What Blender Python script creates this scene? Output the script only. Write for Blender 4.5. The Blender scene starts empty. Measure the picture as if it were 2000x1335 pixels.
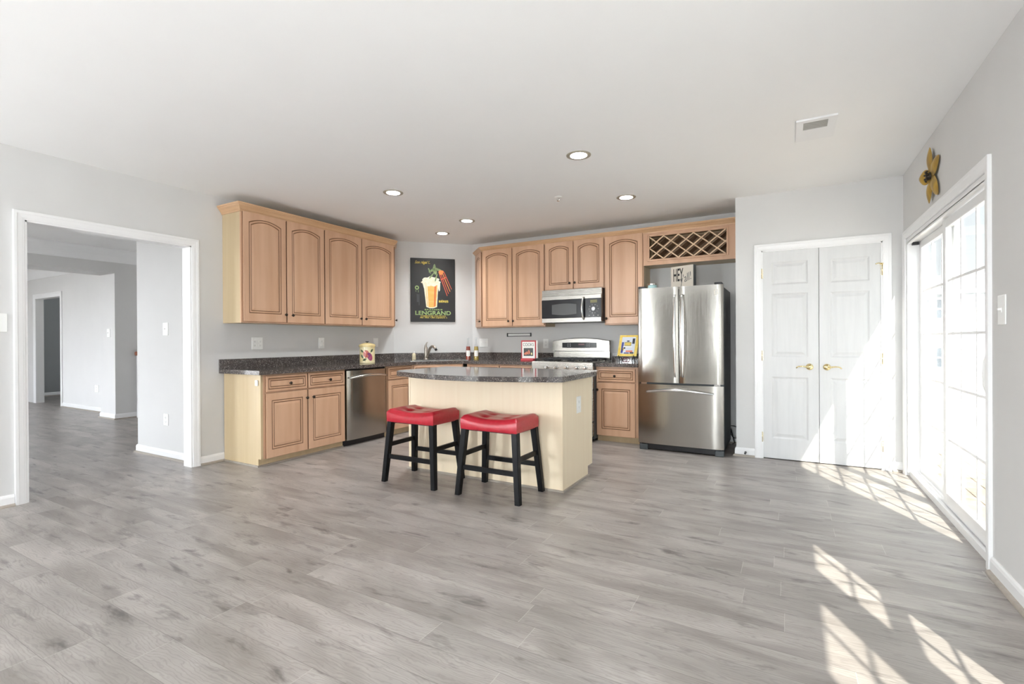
import bpy, bmesh, math, random
from mathutils import Vector, Matrix
random.seed(7)
sc = bpy.context.scene
COL = sc.collection
PI = math.pi

# ------------------------------------------------------------------ camera
H = 1.18
TH, PT, RL = math.radians(29.4259), math.radians(-.14242), math.radians(-.33224)
_r = Vector((math.cos(TH), math.sin(TH), 0)); _f = Vector((-math.sin(TH), math.cos(TH), 0)); _u = Vector((0, 0, 1))
_f2 = _f * math.cos(PT) + _u * math.sin(PT); _u2 = _u * math.cos(PT) - _f * math.sin(PT)
_r2 = _r * math.cos(RL) + _u2 * math.sin(RL); _u3 = _u2 * math.cos(RL) - _r * math.sin(RL)
cam = bpy.data.cameras.new('camera'); cam.sensor_width = 36; cam.lens = 954.71 / 2000 * 36
cam.clip_start = .05; cam.clip_end = 300
cob = bpy.data.objects.new('camera', cam); COL.objects.link(cob)
m = Matrix.Identity(4)
for i in range(3):
    m[i][0], m[i][1], m[i][2] = _r2[i], _u3[i], -_f2[i]
m[2][3] = H
cob.matrix_world = m
sc.camera = cob

# ------------------------------------------------------------------ view, world, sun
sc.view_settings.view_transform = 'Standard'; sc.view_settings.look = 'None'
sc.view_settings.exposure = 0.5; sc.view_settings.gamma = 1.0; sc.view_settings.use_curve_mapping = False
sc.cycles.max_bounces = 14; sc.cycles.diffuse_bounces = 9; sc.cycles.glossy_bounces = 6
sc.cycles.transparent_max_bounces = 16; sc.cycles.sample_clamp_indirect = 8.0
sc.cycles.use_denoising = True
SKY_FAR, SKY_BRIGHT = 1.15, 21.0      # sky elsewhere / added bright lobe behind the viewer that fills the rooms
SUN_STRENGTH = 12.0
w = bpy.data.worlds.new('sky'); sc.world = w; w.use_nodes = True
nt = w.node_tree; nt.nodes.clear()
def wn_(t_, **k):
    n = nt.nodes.new(t_)
    for a_, v_ in k.items(): setattr(n, a_, v_)
    return n
tc = wn_('ShaderNodeTexCoord'); sx = wn_('ShaderNodeSeparateXYZ'); rp = wn_('ShaderNodeValToRGB')
mp = wn_('ShaderNodeMapRange'); bg = wn_('ShaderNodeBackground'); wo = wn_('ShaderNodeOutputWorld')
mp.inputs[1].default_value = -1; mp.inputs[2].default_value = 1
nt.links.new(tc.outputs['Generated'], sx.inputs[0]); nt.links.new(sx.outputs['Z'], mp.inputs[0]); nt.links.new(mp.outputs[0], rp.inputs[0])
e = rp.color_ramp.elements
e[0].position = .47; e[0].color = (.62, .60, .57, 1)
e[1].position = .5; e[1].color = (.90, .92, .95, 1)
x = rp.color_ramp.elements.new(.62); x.color = (.80, .86, .94, 1)
x = rp.color_ramp.elements.new(1.0); x.color = (.56, .70, .92, 1)
nt.links.new(rp.outputs[0], bg.inputs[0])
dt = wn_('ShaderNodeVectorMath', operation='DOT_PRODUCT'); dt.inputs[1].default_value = Vector((-1, -1, .1)).normalized()
ms = wn_('ShaderNodeMapRange', interpolation_type='SMOOTHSTEP'); ms.inputs[1].default_value = .2; ms.inputs[2].default_value = .9
ms.inputs[3].default_value = SKY_FAR; ms.inputs[4].default_value = SKY_BRIGHT
nt.links.new(tc.outputs['Generated'], dt.inputs[0]); nt.links.new(dt.outputs['Value'], ms.inputs[0]); nt.links.new(ms.outputs[0], bg.inputs[1])
nt.links.new(bg.outputs[0], wo.inputs[0])

sl = bpy.data.lights.new('sun', 'SUN'); sl.energy = SUN_STRENGTH; sl.color = (1, .94, .85); sl.angle = math.radians(.6)
so = bpy.data.objects.new('sun', sl); COL.objects.link(so)
SUN_DIR = Vector((-1, 2.0, -2.17)).normalized()
so.rotation_euler = SUN_DIR.to_track_quat('-Z', 'Y').to_euler(); so.location = (8, -10, 12)

def portal(name, loc, rot, sx_, sy_):
    l = bpy.data.lights.new(name, 'AREA'); l.shape = 'RECTANGLE'; l.size = sx_; l.size_y = sy_
    l.cycles.is_portal = True
    o = bpy.data.objects.new(name, l); COL.objects.link(o); o.location = loc; o.rotation_euler = rot
    return o

# ------------------------------------------------------------------ main dimensions
XL, XR, YC, YB, ZC, YR = -4.92, .893, 5.46, 6.08, 2.62, -3.2
DGX, DGY = -4.11, 5.27           # where the diagonal corner wall meets the back wall / the left wall

# ------------------------------------------------------------------ materials
def mat(name, col, rough=.5, metal=0, spec=.5, **kw):
    m = bpy.data.materials.new(name); m.use_nodes = True
    b = m.node_tree.nodes['Principled BSDF']
    b.inputs['Base Color'].default_value = (*col, 1); b.inputs['Roughness'].default_value = rough
    b.inputs['Metallic'].default_value = metal; b.inputs['Specular IOR Level'].default_value = spec
    for k, v in kw.items(): b.inputs[k].default_value = v
    return m

def noisy(name, col, col2, scale=(8, 8, 8), rough=.5, metal=0, spec=.5, detail=4, lo=.35, hi=.65, bump=0, coord='Object', rvar=0, **kw):
    m = mat(name, col, rough, metal, spec, **kw); t = m.node_tree; N = t.nodes; L = t.links
    b = N['Principled BSDF']
    c = N.new('ShaderNodeTexCoord'); mp = N.new('ShaderNodeMapping'); mp.inputs['Scale'].default_value = scale
    n = N.new('ShaderNodeTexNoise'); n.inputs['Detail'].default_value = detail; n.inputs['Scale'].default_value = 1
    r = N.new('ShaderNodeValToRGB'); r.color_ramp.elements[0].position = lo; r.color_ramp.elements[1].position = hi
    r.color_ramp.elements[0].color = (*col, 1); r.color_ramp.elements[1].color = (*col2, 1)
    oi = N.new('ShaderNodeObjectInfo'); ad = N.new('ShaderNodeVectorMath'); ad.operation = 'ADD'
    cb = N.new('ShaderNodeCombineXYZ'); ml = N.new('ShaderNodeMath'); ml.operation = 'MULTIPLY'; ml.inputs[1].default_value = 17
    L.new(oi.outputs['Random'], ml.inputs[0])
    for k in range(3): L.new(ml.outputs[0], cb.inputs[k])
    L.new(c.outputs[coord], mp.inputs[0]); L.new(mp.outputs[0], ad.inputs[0]); L.new(cb.outputs[0], ad.inputs[1])
    L.new(ad.outputs[0], n.inputs['Vector']); L.new(n.outputs['Fac'], r.inputs[0]); L.new(r.outputs[0], b.inputs['Base Color'])
    if bump:
        bp = N.new('ShaderNodeBump'); bp.inputs['Strength'].default_value = bump; bp.inputs['Distance'].default_value = .01
        L.new(n.outputs['Fac'], bp.inputs['Height']); L.new(bp.outputs[0], b.inputs['Normal'])
    if rvar:
        mr = N.new('ShaderNodeMapRange'); mr.inputs[3].default_value = rough - rvar; mr.inputs[4].default_value = rough + rvar
        L.new(n.outputs['Fac'], mr.inputs[0]); L.new(mr.outputs[0], b.inputs['Roughness'])
    return m

M = {}
M['wall'] = noisy('grey wall paint', (.635, .63, .62), (.65, .645, .635), (3, 3, 3), .75, spec=.3)
M['ceiling'] = noisy('white ceiling paint', (.865, .865, .86), (.875, .875, .87), (2, 2, 2), .9, spec=.2)
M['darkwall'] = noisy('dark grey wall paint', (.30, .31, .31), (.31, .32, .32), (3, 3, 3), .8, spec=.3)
M['trim'] = noisy('white trim paint', (.80, .80, .80), (.82, .82, .82), (4, 4, 4), .32, spec=.5)
M['doorpaint'] = noisy('white door paint', (.62, .622, .62), (.65, .652, .65), (30, 30, 3), .42, spec=.5)
M['plastic'] = mat('white plastic', (.85, .85, .83), .35)
M['plasticgrey'] = mat('grey marks on plastic', (.45, .45, .44), .5)
M['black'] = mat('black plastic', (.012, .012, .014), .35)
M['blackgloss'] = mat('black glass', (.006, .006, .008), .06)
M['iron'] = mat('cast iron', (.015, .015, .017), .55)
M['wood'] = noisy('maple', (.55, .335, .212), (.635, .405, .268), (9, 9, .9), .33, spec=.45, detail=6)
M['glaze'] = mat('brown glaze line', (.24, .125, .065), .45)
M['panel'] = noisy('laminate side', (.51, .395, .24), (.55, .435, .275), (22, 22, .7), .4, spec=.4, detail=3)
M['crown'] = noisy('maple crown', (.55, .335, .185), (.64, .41, .24), (2, 2, 14), .35, detail=5)
M['island'] = noisy('laminate cream', (.80, .67, .485), (.82, .70, .515), (26, 26, .6), .42, spec=.4, detail=3)
M['knob'] = mat('bronze knob', (.05, .04, .032), .28, .85)
M['brass'] = mat('brass', (.80, .66, .36), .18, 1)
M['chrome'] = mat('chrome', (.75, .75, .74), .15, 1)
M['nickel'] = mat('brushed nickel', (.50, .46, .41), .28, 1)
M['leather'] = noisy('red leather', (.38, .010, .022), (.43, .015, .030), (40, 40, 40), .30, spec=.55, bump=.05)
M['stoolwood'] = mat('black lacquered wood', (.004, .004, .0045), .36, spec=.18)
M['shoe'] = noisy('grey shoe moulding', (.30, .265, .225), (.36, .32, .275), (2, 20, 20), .45)
M['red'] = mat('red card', (.40, .02, .03), .45)
M['paper'] = mat('paper', (.84, .83, .79), .7)
M['greymetal'] = mat('dark grey painted metal', (.075, .085, .09), .38, .3)

def steel(name, col, scale, rough=.26):
    m = mat(name, col, rough, 1.0); t = m.node_tree; N = t.nodes; L = t.links; b = N['Principled BSDF']
    c = N.new('ShaderNodeTexCoord'); mp = N.new('ShaderNodeMapping'); mp.inputs['Scale'].default_value = scale
    n = N.new('ShaderNodeTexNoise'); n.inputs['Scale'].default_value = 1; n.inputs['Detail'].default_value = 2
    mr = N.new('ShaderNodeMapRange'); mr.inputs[3].default_value = rough - .06; mr.inputs[4].default_value = rough + .07
    bp = N.new('ShaderNodeBump'); bp.inputs['Strength'].default_value = .06; bp.inputs['Distance'].default_value = .01
    n2 = N.new('ShaderNodeTexNoise'); n2.inputs['Scale'].default_value = 1; mp2 = N.new('ShaderNodeMapping'); mp2.inputs['Scale'].default_value = (4, 4, .8)
    L.new(c.outputs['Object'], mp.inputs[0]); L.new(mp.outputs[0], n.inputs[0]); L.new(n.outputs[0], mr.inputs[0]); L.new(mr.outputs[0], b.inputs['Roughness'])
    L.new(c.outputs['Object'], mp2.inputs[0]); L.new(mp2.outputs[0], n2.inputs[0]); L.new(n2.outputs[0], bp.inputs['Height']); L.new(bp.outputs[0], b.inputs['Normal'])
    return m
M['steel'] = steel('stainless steel', (.43, .41, .375), (300, 300, 3), .17)
M['steelh'] = steel('stainless steel brushed across', (.33, .313, .285), (3, 3, 300), .26)

def counter_mat():
    m = mat('speckled dark solid surface', (.075, .066, .062), .10, spec=.55); t = m.node_tree; N = t.nodes; L = t.links; b = N['Principled BSDF']
    c = N.new('ShaderNodeTexCoord'); v = N.new('ShaderNodeTexVoronoi'); v.inputs['Scale'].default_value = 170
    r = N.new('ShaderNodeValToRGB'); r.color_ramp.interpolation = 'CONSTANT'
    e = r.color_ramp.elements; e[0].position = 0; e[0].color = (.066, .056, .053, 1); e[1].position = .5; e[1].color = (.10, .086, .08, 1)
    for p, q in ((.72, (.035, .03, .029)), (.82, (.19, .165, .15)), (.92, (.30, .27, .25))):
        x = e.new(p); x.color = (*q, 1)
    sp = N.new('ShaderNodeSeparateColor')
    L.new(c.outputs['Object'], v.inputs['Vector']); L.new(v.outputs['Color'], sp.inputs[0]); L.new(sp.outputs[0], r.inputs[0]); L.new(r.outputs[0], b.inputs['Base Color'])
    return m
M['counter'] = counter_mat()

def glass_mat(name, tint=(1, 1, 1)):
    m = bpy.data.materials.new(name); m.use_nodes = True; t = m.node_tree; N = t.nodes; L = t.links; N.clear()
    o = N.new('ShaderNodeOutputMaterial'); mx = N.new('ShaderNodeMixShader'); tr = N.new('ShaderNodeBsdfTransparent'); gl = N.new('ShaderNodeBsdfGlossy')
    fr = N.new('ShaderNodeLayerWeight'); fr.inputs['Blend'].default_value = .5; gl.inputs['Roughness'].default_value = .02
    pw_ = N.new('ShaderNodeMath'); pw_.operation = 'POWER'; pw_.inputs[1].default_value = 5
    ma = N.new('ShaderNodeMath'); ma.operation = 'MULTIPLY_ADD'; ma.inputs[1].default_value = .96; ma.inputs[2].default_value = .04
    L.new(fr.outputs['Facing'], pw_.inputs[0]); L.new(pw_.outputs[0], ma.inputs[0])
    tr.inputs[0].default_value = (*tint, 1)
    L.new(ma.outputs[0], mx.inputs[0]); L.new(tr.outputs[0], mx.inputs[1]); L.new(gl.outputs[0], mx.inputs[2]); L.new(mx.outputs[0], o.inputs[0])
    return m
M['glass'] = glass_mat('window glass', (.96, .98, .97))
M['bottleglass'] = glass_mat('clear bottle glass', (.93, .94, .95))
M['jarglass'] = glass_mat('pale aqua glass', (.62, .82, .82))

def emit(name, col, s):
    m = bpy.data.materials.new(name); m.use_nodes = True; t = m.node_tree; t.nodes.clear()
    o = t.nodes.new('ShaderNodeOutputMaterial'); e = t.nodes.new('ShaderNodeEmission'); e.inputs[0].default_value = (*col, 1); e.inputs[1].default_value = s
    t.links.new(e.outputs[0], o.inputs[0]); return m
M['bulb'] = emit('warm lamp', (.95, .985, 1), 700)

def floor_mat():
    m = mat('grey oak laminate planks', (.35, .31, .27), .34, spec=.8); t = m.node_tree; N = t.nodes; L = t.links; b = N['Principled BSDF']
    def math_(op, a, b_=None, c=None):
        n = N.new('ShaderNodeMath'); n.operation = op
        for i, v in enumerate((a, b_, c)):
            if v is None: continue
            if isinstance(v, (int, float)): n.inputs[i].default_value = v
            else: L.new(v, n.inputs[i])
        return n.outputs[0]
    def mixc(f, a, b_, mode='MIX'):
        n = N.new('ShaderNodeMix'); n.data_type = 'RGBA'; n.blend_type = mode
        if isinstance(f, (int, float)): n.inputs[0].default_value = f
        else: L.new(f, n.inputs[0])
        for i, v in ((6, a), (7, b_)):
            if isinstance(v, tuple): n.inputs[i].default_value = (*v, 1)
            else: L.new(v, n.inputs[i])
        return n.outputs[2]
    def ramp(v, *st):
        r = N.new('ShaderNodeValToRGB'); e = r.color_ramp.elements
        e[0].position, e[0].color = st[0][0], (*[st[0][1]] * 3, 1); e[1].position, e[1].color = st[1][0], (*[st[1][1]] * 3, 1)
        for p, q in st[2:]: y = e.new(p); y.color = (q, q, q, 1)
        L.new(v, r.inputs[0]); return r.outputs[0]
    c = N.new('ShaderNodeTexCoord'); s = N.new('ShaderNodeSeparateXYZ'); L.new(c.outputs['Object'], s.inputs[0])
    PW, PL = .153, 1.22
    ys = math_('DIVIDE', math_('ADD', s.outputs[1], .042), PW); row = math_('FLOOR', ys)
    wn = N.new('ShaderNodeTexWhiteNoise'); wn.noise_dimensions = '1D'; L.new(row, wn.inputs['W'])
    xs = math_('ADD', math_('DIVIDE', s.outputs[0], PL), math_('MULTIPLY', wn.outputs['Value'], 7.3)); colm = math_('FLOOR', xs)
    cv = N.new('ShaderNodeCombineXYZ'); L.new(row, cv.inputs[0]); L.new(colm, cv.inputs[1])
    wn2 = N.new('ShaderNodeTexWhiteNoise'); wn2.noise_dimensions = '2D'; L.new(cv.outputs[0], wn2.inputs['Vector'])
    pid = wn2.outputs['Value']
    # grain coordinates shifted for every plank
    gx = math_('ADD', s.outputs[0], math_('MULTIPLY', pid, 31)); gy = math_('ADD', s.outputs[1], math_('MULTIPLY', pid, 17)); gz = math_('MULTIPLY', pid, 13)
    gv = N.new('ShaderNodeCombineXYZ'); L.new(gx, gv.inputs[0]); L.new(gy, gv.inputs[1]); L.new(gz, gv.inputs[2])
    def noise(sx_, sy_, det=5, dist=0, rgh=.55):
        mp = N.new('ShaderNodeMapping'); mp.inputs['Scale'].default_value = (sx_, sy_, 1); L.new(gv.outputs[0], mp.inputs[0])
        n = N.new('ShaderNodeTexNoise'); n.inputs['Scale'].default_value = 1; n.inputs['Detail'].default_value = det
        n.inputs['Distortion'].default_value = dist; n.inputs['Roughness'].default_value = rgh
        L.new(mp.outputs[0], n.inputs['Vector']); return n.outputs['Fac']
    big = noise(1.6, 5.5, 3, .6); grain = noise(3.0, 85, 6, .5, .7); knots = noise(3.6, 13, 4, .35, .62)
    wv = N.new('ShaderNodeTexWave'); wv.wave_type = 'BANDS'; wv.bands_direction = 'Y'; wv.inputs['Scale'].default_value = 14
    wv.inputs['Distortion'].default_value = 22; wv.inputs['Detail'].default_value = 4; wv.inputs['Detail Scale'].default_value = .7
    mp = N.new('ShaderNodeMapping'); mp.inputs['Scale'].default_value = (.5, 1.7, 1); L.new(gv.outputs[0], mp.inputs[0]); L.new(mp.outputs[0], wv.inputs['Vector'])
    base = mixc(ramp(big, (.33, 0), (.66, 1)), (.125, .105, .092), (.415, .38, .352))
    base = mixc(ramp(pid, (0, .0), (1, .45)), base, (.245, .225, .21))
    base = mixc(.34, base, mixc(grain, (.10, .085, .075), (.53, .49, .455)))
    base = mixc(math_('MULTIPLY', ramp(wv.outputs['Fac'], (.0, 1), (.35, 0)), .30), base, (.13, .112, .10))
    base = mixc(math_('MULTIPLY', ramp(knots, (.575, 0), (.72, 1)), .82), base, (.07, .06, .055))
    fy = math_('FRACT', ys); fx = math_('FRACT', xs)
    ey = math_('MINIMUM', fy, math_('SUBTRACT', 1, fy)); ex = math_('MINIMUM', fx, math_('SUBTRACT', 1, fx))
    ly = math_('LESS_THAN', math_('MULTIPLY', ey, PW), .0011); lx = math_('LESS_THAN', math_('MULTIPLY', ex, PL), .0013)
    base = mixc(math_('MULTIPLY', ly, .6), base, (.09, .08, .072))
    base = mixc(math_('MULTIPLY', lx, .35), base, (.60, .56, .52))
    L.new(base, b.inputs['Base Color'])
    mr = N.new('ShaderNodeMapRange'); mr.inputs[3].default_value = .32; mr.inputs[4].default_value = .46; L.new(grain, mr.inputs[0]); L.new(mr.outputs[0], b.inputs['Roughness'])
    return m
M['floor'] = floor_mat()

# ------------------------------------------------------------------ mesh helpers
def bx(bm, x0, x1, y0, y1, z0, z1, bev=0, seg=1, mi=0):
    r = bmesh.ops.create_cube(bm, size=1)['verts']
    for v in r:
        v.co = Vector((x0 + (v.co.x + .5) * (x1 - x0), y0 + (v.co.y + .5) * (y1 - y0), z0 + (v.co.z + .5) * (z1 - z0)))
    fs = list({f for v in r for f in v.link_faces})
    for f in fs: f.material_index = mi
    if bev:
        es = list({e for v in r for e in v.link_edges})
        g = bmesh.ops.bevel(bm, geom=es, offset=bev, segments=seg, profile=.5, affect='EDGES')
        for f in g['faces']: f.material_index = mi
    return bm
def BM(): return bmesh.new()
def box(*a, **k): return bx(BM(), *a, **k)

def lathe(bm, prof, cx=0, cy=0, seg=28, mi=0, axis='z', o=(0, 0, 0)):
    """prof: (radius, height) from bottom to top"""
    rings = []
    for r, h in prof:
        ring = []
        if r < 1e-6:
            ring = [bm.verts.new(P3(0, 0, h, axis, o, cx, cy))]
        else:
            for k in range(seg):
                a = 2 * PI * k / seg; ring.append(bm.verts.new(P3(r * math.cos(a), r * math.sin(a), h, axis, o, cx, cy)))
        rings.append(ring)
    for A, B in zip(rings[:-1], rings[1:]):
        for k in range(seg):
            k2 = (k + 1) % seg
            if len(A) == 1 and len(B) == 1: continue
            if len(A) == 1: f = bm.faces.new((A[0], B[k2], B[k]))
            elif len(B) == 1: f = bm.faces.new((A[k], A[k2], B[0]))
            else: f = bm.faces.new((A[k], A[k2], B[k2], B[k]))
            f.material_index = mi; f.smooth = True
    return bm
def P3(a, b, h, axis, o, cx, cy):
    if axis == 'z': return Vector((cx + a + o[0], cy + b + o[1], h + o[2]))
    if axis == 'y': return Vector((o[0] + a, o[1] - h, o[2] + b))      # grows towards -y (out of a front face)
    return Vector((o[0] + h, o[1] + a, o[2] + b))

def tube(bm, pts, r, seg=10, caps=True, mi=0, flat=1.0):
    """round tube along points; r number or list"""
    pts = [Vector(p) for p in pts]; n = len(pts)
    rs = r if isinstance(r, (list, tuple)) else [r] * n
    prev = None; rings = []
    for i, p in enumerate(pts):
        d = (pts[min(i + 1, n - 1)] - pts[max(i - 1, 0)]).normalized()
        if prev is None:
            up = Vector((0, 0, 1)) if abs(d.z) < .9 else Vector((1, 0, 0))
            a = d.cross(up).normalized()
        else: a = (prev - d * prev.dot(d)).normalized()
        prev = a; b = d.cross(a)
        rings.append([bm.verts.new(p + (a * math.cos(2 * PI * k / seg) + b * math.sin(2 * PI * k / seg) * flat) * rs[i]) for k in range(seg)])
    for A, B in zip(rings[:-1], rings[1:]):
        for k in range(seg):
            f = bm.faces.new((A[k], A[(k + 1) % seg], B[(k + 1) % seg], B[k])); f.smooth = True; f.material_index = mi
    if caps:
        for R in (rings[0][::-1], rings[-1]):
            f = bm.faces.new(R); f.material_index = mi
    return bm

def arcpts(a, b, h, up, n=14):
    """points from a to b bulging by h along up (sine arc)"""
    a, b, up = Vector(a), Vector(b), Vector(up)
    return [a.lerp(b, t / n) + up * h * math.sin(PI * t / n) for t in range(n + 1)]

def sweep(bm, path, prof, closed_prof=True, mi=0, side=1):
    """prof (d, z): d to the right of the walking direction (side=1) along a 2D path with mitred corners"""
    P = [Vector(p) for p in path]; n = len(P); rings = []
    for i in range(n):
        d0 = (P[i] - P[i - 1]).normalized() if i > 0 else None
        d1 = (P[i + 1] - P[i]).normalized() if i < n - 1 else None
        nr = lambda d: Vector((d.y, -d.x)) * side
        if d0 is None: off = nr(d1)
        elif d1 is None: off = nr(d0)
        else:
            s_ = nr(d0) + nr(d1); off = s_ * (2 / s_.length_squared)
        rings.append([bm.verts.new((P[i].x + off.x * d, P[i].y + off.y * d, z)) for d, z in prof])
    k = len(prof)
    for A, B in zip(rings[:-1], rings[1:]):
        for j in range(k if closed_prof else k - 1):
            f = bm.faces.new((A[j], A[(j + 1) % k], B[(j + 1) % k], B[j])); f.material_index = mi
    for R in (rings[0], rings[-1]):
        try: bm.faces.new(R).material_index = mi
        except ValueError: pass
    return bm

def slab(outer, holes, z0, z1):
    """flat polygon with holes, extruded"""
    bm = BM(); loops = []
    for lp in [outer] + holes:
        vs = [bm.verts.new((x, y, z1)) for x, y in lp]
        loops += [bm.edges.new((vs[i], vs[(i + 1) % len(vs)])) for i in range(len(vs))]
    bmesh.ops.triangle_fill(bm, use_beauty=True, use_dissolve=False, edges=loops, normal=(0, 0, 1))
    bmesh.ops.recalc_face_normals(bm, faces=bm.faces)
    if abs(z1 - z0) > 1e-6:
        r = bmesh.ops.extrude_face_region(bm, geom=list(bm.faces))
        for v in [g for g in r['geom'] if isinstance(g, bmesh.types.BMVert)]: v.co.z = z0
    return bm

def finish(name, bm, mats, parent=None, smooth=None, loc=None, rotz=0, recalc=True):
    if recalc: bmesh.ops.recalc_face_normals(bm, faces=bm.faces)
    me = bpy.data.meshes.new(name); bm.to_mesh(me); bm.free()
    for m_ in (mats if isinstance(mats, (list, tuple)) else [mats]): me.materials.append(M[m_] if isinstance(m_, str) else m_)
    if smooth:
        me.polygons.foreach_set('use_smooth', [True] * len(me.polygons)); me.set_sharp_from_angle(angle=math.radians(smooth))
    o = bpy.data.objects.new(name, me); COL.objects.link(o)
    if parent: o.parent = parent
    if loc is not None: o.location = loc
    if rotz: o.rotation_euler.z = rotz
    return o
def tag(o, label, cat, group=None, kind=None):
    o['label'] = label; o['category'] = cat
    if group: o['group'] = group
    if kind: o['kind'] = kind
    return o
def thing(name, label, cat, loc=(0, 0, 0), rotz=0, group=None):
    o = bpy.data.objects.new(name, None); COL.objects.link(o); o.empty_display_size = .1
    o.location = loc; o.rotation_euler = (0, 0, rotz); return tag(o, label, cat, group)
def struct(name, bm, m_, label, cat, **k):
    return tag(finish(name, bm, m_, **k), label, cat, None, 'structure')
def copy_tree(o, parent=None):
    c = o.copy(); COL.objects.link(c)
    if parent: c.parent = parent
    for ch in list(o.children): copy_tree(ch, c)
    return c

def text_obj(name, body, m_, w_, h_, parent, at, shear=0, depth=.0012, bold=0, spacing=1, rot=0):
    """flat lettering fitted to w_ x h_, centred at 'at' (local), facing -y"""
    cu = bpy.data.curves.new(name, 'FONT'); cu.body = body; cu.align_x = 'CENTER'; cu.align_y = 'CENTER'
    cu.shear = shear; cu.offset = bold; cu.extrude = 0; cu.space_character = spacing
    t = bpy.data.objects.new(name + '_curve', cu); COL.objects.link(t)
    dg = bpy.context.evaluated_depsgraph_get(); dg.update()
    me = bpy.data.meshes.new_from_object(t.evaluated_get(dg)); bpy.data.objects.remove(t); bpy.data.curves.remove(cu)
    xs = [v.co.x for v in me.vertices]; ys = [v.co.y for v in me.vertices]
    cx, cy = (min(xs) + max(xs)) / 2, (min(ys) + max(ys)) / 2; sx_, sy_ = w_ / (max(xs) - min(xs)), h_ / (max(ys) - min(ys))
    cr, sr = math.cos(rot), math.sin(rot)
    for v in me.vertices:
        a, b = (v.co.x - cx) * sx_, (v.co.y - cy) * sy_
        v.co = Vector((at[0] + a * cr - b * sr, at[1] - depth, at[2] + a * sr + b * cr))
    me.materials.clear(); me.materials.append(M[m_] if isinstance(m_, str) else m_)
    me.name = name
    o = bpy.data.objects.new(name, me); COL.objects.link(o); o.parent = parent
    return o

# ================================================================== SETTING
struct('floor', box(-15, 1.05, -3.3, 7, -.06, 0), 'floor', 'grey oak plank floor running through the kitchen and the rooms beyond', 'floor')

LAMPS = [(-1.412, 3.575), (-3.322, 3.565), (-1.414, 4.868), (-3.343, 4.845), (-4.015, 5.241)]
LR = .068
cm = slab([(-15, -3.3), (1.05, -3.3), (1.05, 7), (-15, 7)],
          [[(x + LR * math.cos(2 * PI * k / 28), y + LR * math.sin(2 * PI * k / 28)) for k in range(28)] for x, y in LAMPS], ZC, ZC)
bx(cm, -15, 1.05, -3.3, 7, ZC + .12, ZC + .2)
struct('ceiling', cm, 'ceiling', 'white ceiling over the kitchen and the rooms beyond', 'ceiling', recalc=False)

TW = .13
def wall(name, boxes, label, m_='wall'):
    bm = BM()
    for b in boxes: bx(bm, *b)
    return struct(name, bm, m_, label, 'wall')
OY0, OY1, OZ = 1.384, 2.544, 2.095          # opening in the left wall
wall('wall_left', [(XL - TW, XL, YR - .1, OY0, 0, ZC), (XL - TW, XL, OY1, DGY + .03, 0, ZC), (XL - TW, XL, OY0, OY1, OZ, ZC)], 'grey wall on the left with a wide cased opening to the dining room')
bm = BM()
vs = [bm.verts.new(p) for p in ((XL, DGY, 0), (DGX, YB, 0), (DGX - .1, YB + .1, 0), (XL - .1, DGY + .1, 0))]
f = bm.faces.new(vs); r = bmesh.ops.extrude_face_region(bm, geom=[f])
for v in [g for g in r['geom'] if isinstance(g, bmesh.types.BMVert)]: v.co.z = ZC
struct('wall_corner', bm, 'wall', 'narrow diagonal grey wall in the kitchen corner behind the sink', 'wall')
wall('wall_back', [(DGX - .1, -.35, YB, YB + .12, 0, ZC)], 'grey wall behind the stove and the refrigerator')
wall('wall_alcove', [(-.46, -.345, YC + .115, YB, 0, ZC)], 'short grey side wall of the refrigerator alcove')
DX0, DX1, DZ = -.226, .744, 2.056           # closet opening
wall('wall_closet', [(-.46, DX0, YC, YC + .115, 0, ZC), (DX1, XR, YC, YC + .115, 0, ZC), (DX0, DX1, YC, YC + .115, DZ, ZC)], 'grey wall holding the white double closet doors')
struct('wall_closet_inside', box(-.34, XR, YC + .6, YC + .66, 0, ZC), 'wall', 'inner back wall of the closet behind the double doors', 'wall')
SY0, SY1, SZ = 3.385, 5.35, 2.035            # sliding door opening
WIN = [(1.11, 1.79), (.21, 1.06)]             # two windows on the right wall nearer than the frame edge
WZ0, WZ1 = .50, 1.99
XO = 1.03
wall('wall_right', [(XR, XO, SY1, YC + .7, 0, ZC), (XR, XO, SY0, SY1, SZ, ZC), (XR, XO, WIN[0][1], SY0, 0, ZC), (XR, XO, WIN[1][1], WIN[0][0], 0, ZC), (XR, XO, YR - .1, WIN[1][0], 0, ZC),
                    (XR, XO, WIN[0][0], WIN[0][1], 0, WZ0), (XR, XO, WIN[0][0], WIN[0][1], WZ1, ZC), (XR, XO, WIN[1][0], WIN[1][1], 0, WZ0), (XR, XO, WIN[1][0], WIN[1][1], WZ1, ZC)],
     'grey wall on the right with the sliding glass door')
RW = [(-4.8, -4.2), (-.45, .2)]  # unseen window openings added behind the viewer to brighten the room
rb = [(XL - TW, XO, YR - .1, YR, 0, .12), (XL - TW, XO, YR - .1, YR, 2.5, ZC)]
xs = [XL - TW] + [v for p in RW for v in p] + [XO]
for a, b in zip(xs[0::2], xs[1::2]): rb.append((a, b, YR - .1, YR, .12, 2.5))
M['rear_dark'] = noisy('reflection dimming rear wall', (.125, .12, .112), (.135, .13, .12), (3, 3, 3), .8, spec=.3)  # invented dark colour that keeps reflections in the steel dim
wall('wall_rear', rb, 'unseen wall behind the viewer, darkened to dim reflections, with two added windows', 'rear_dark')
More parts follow.
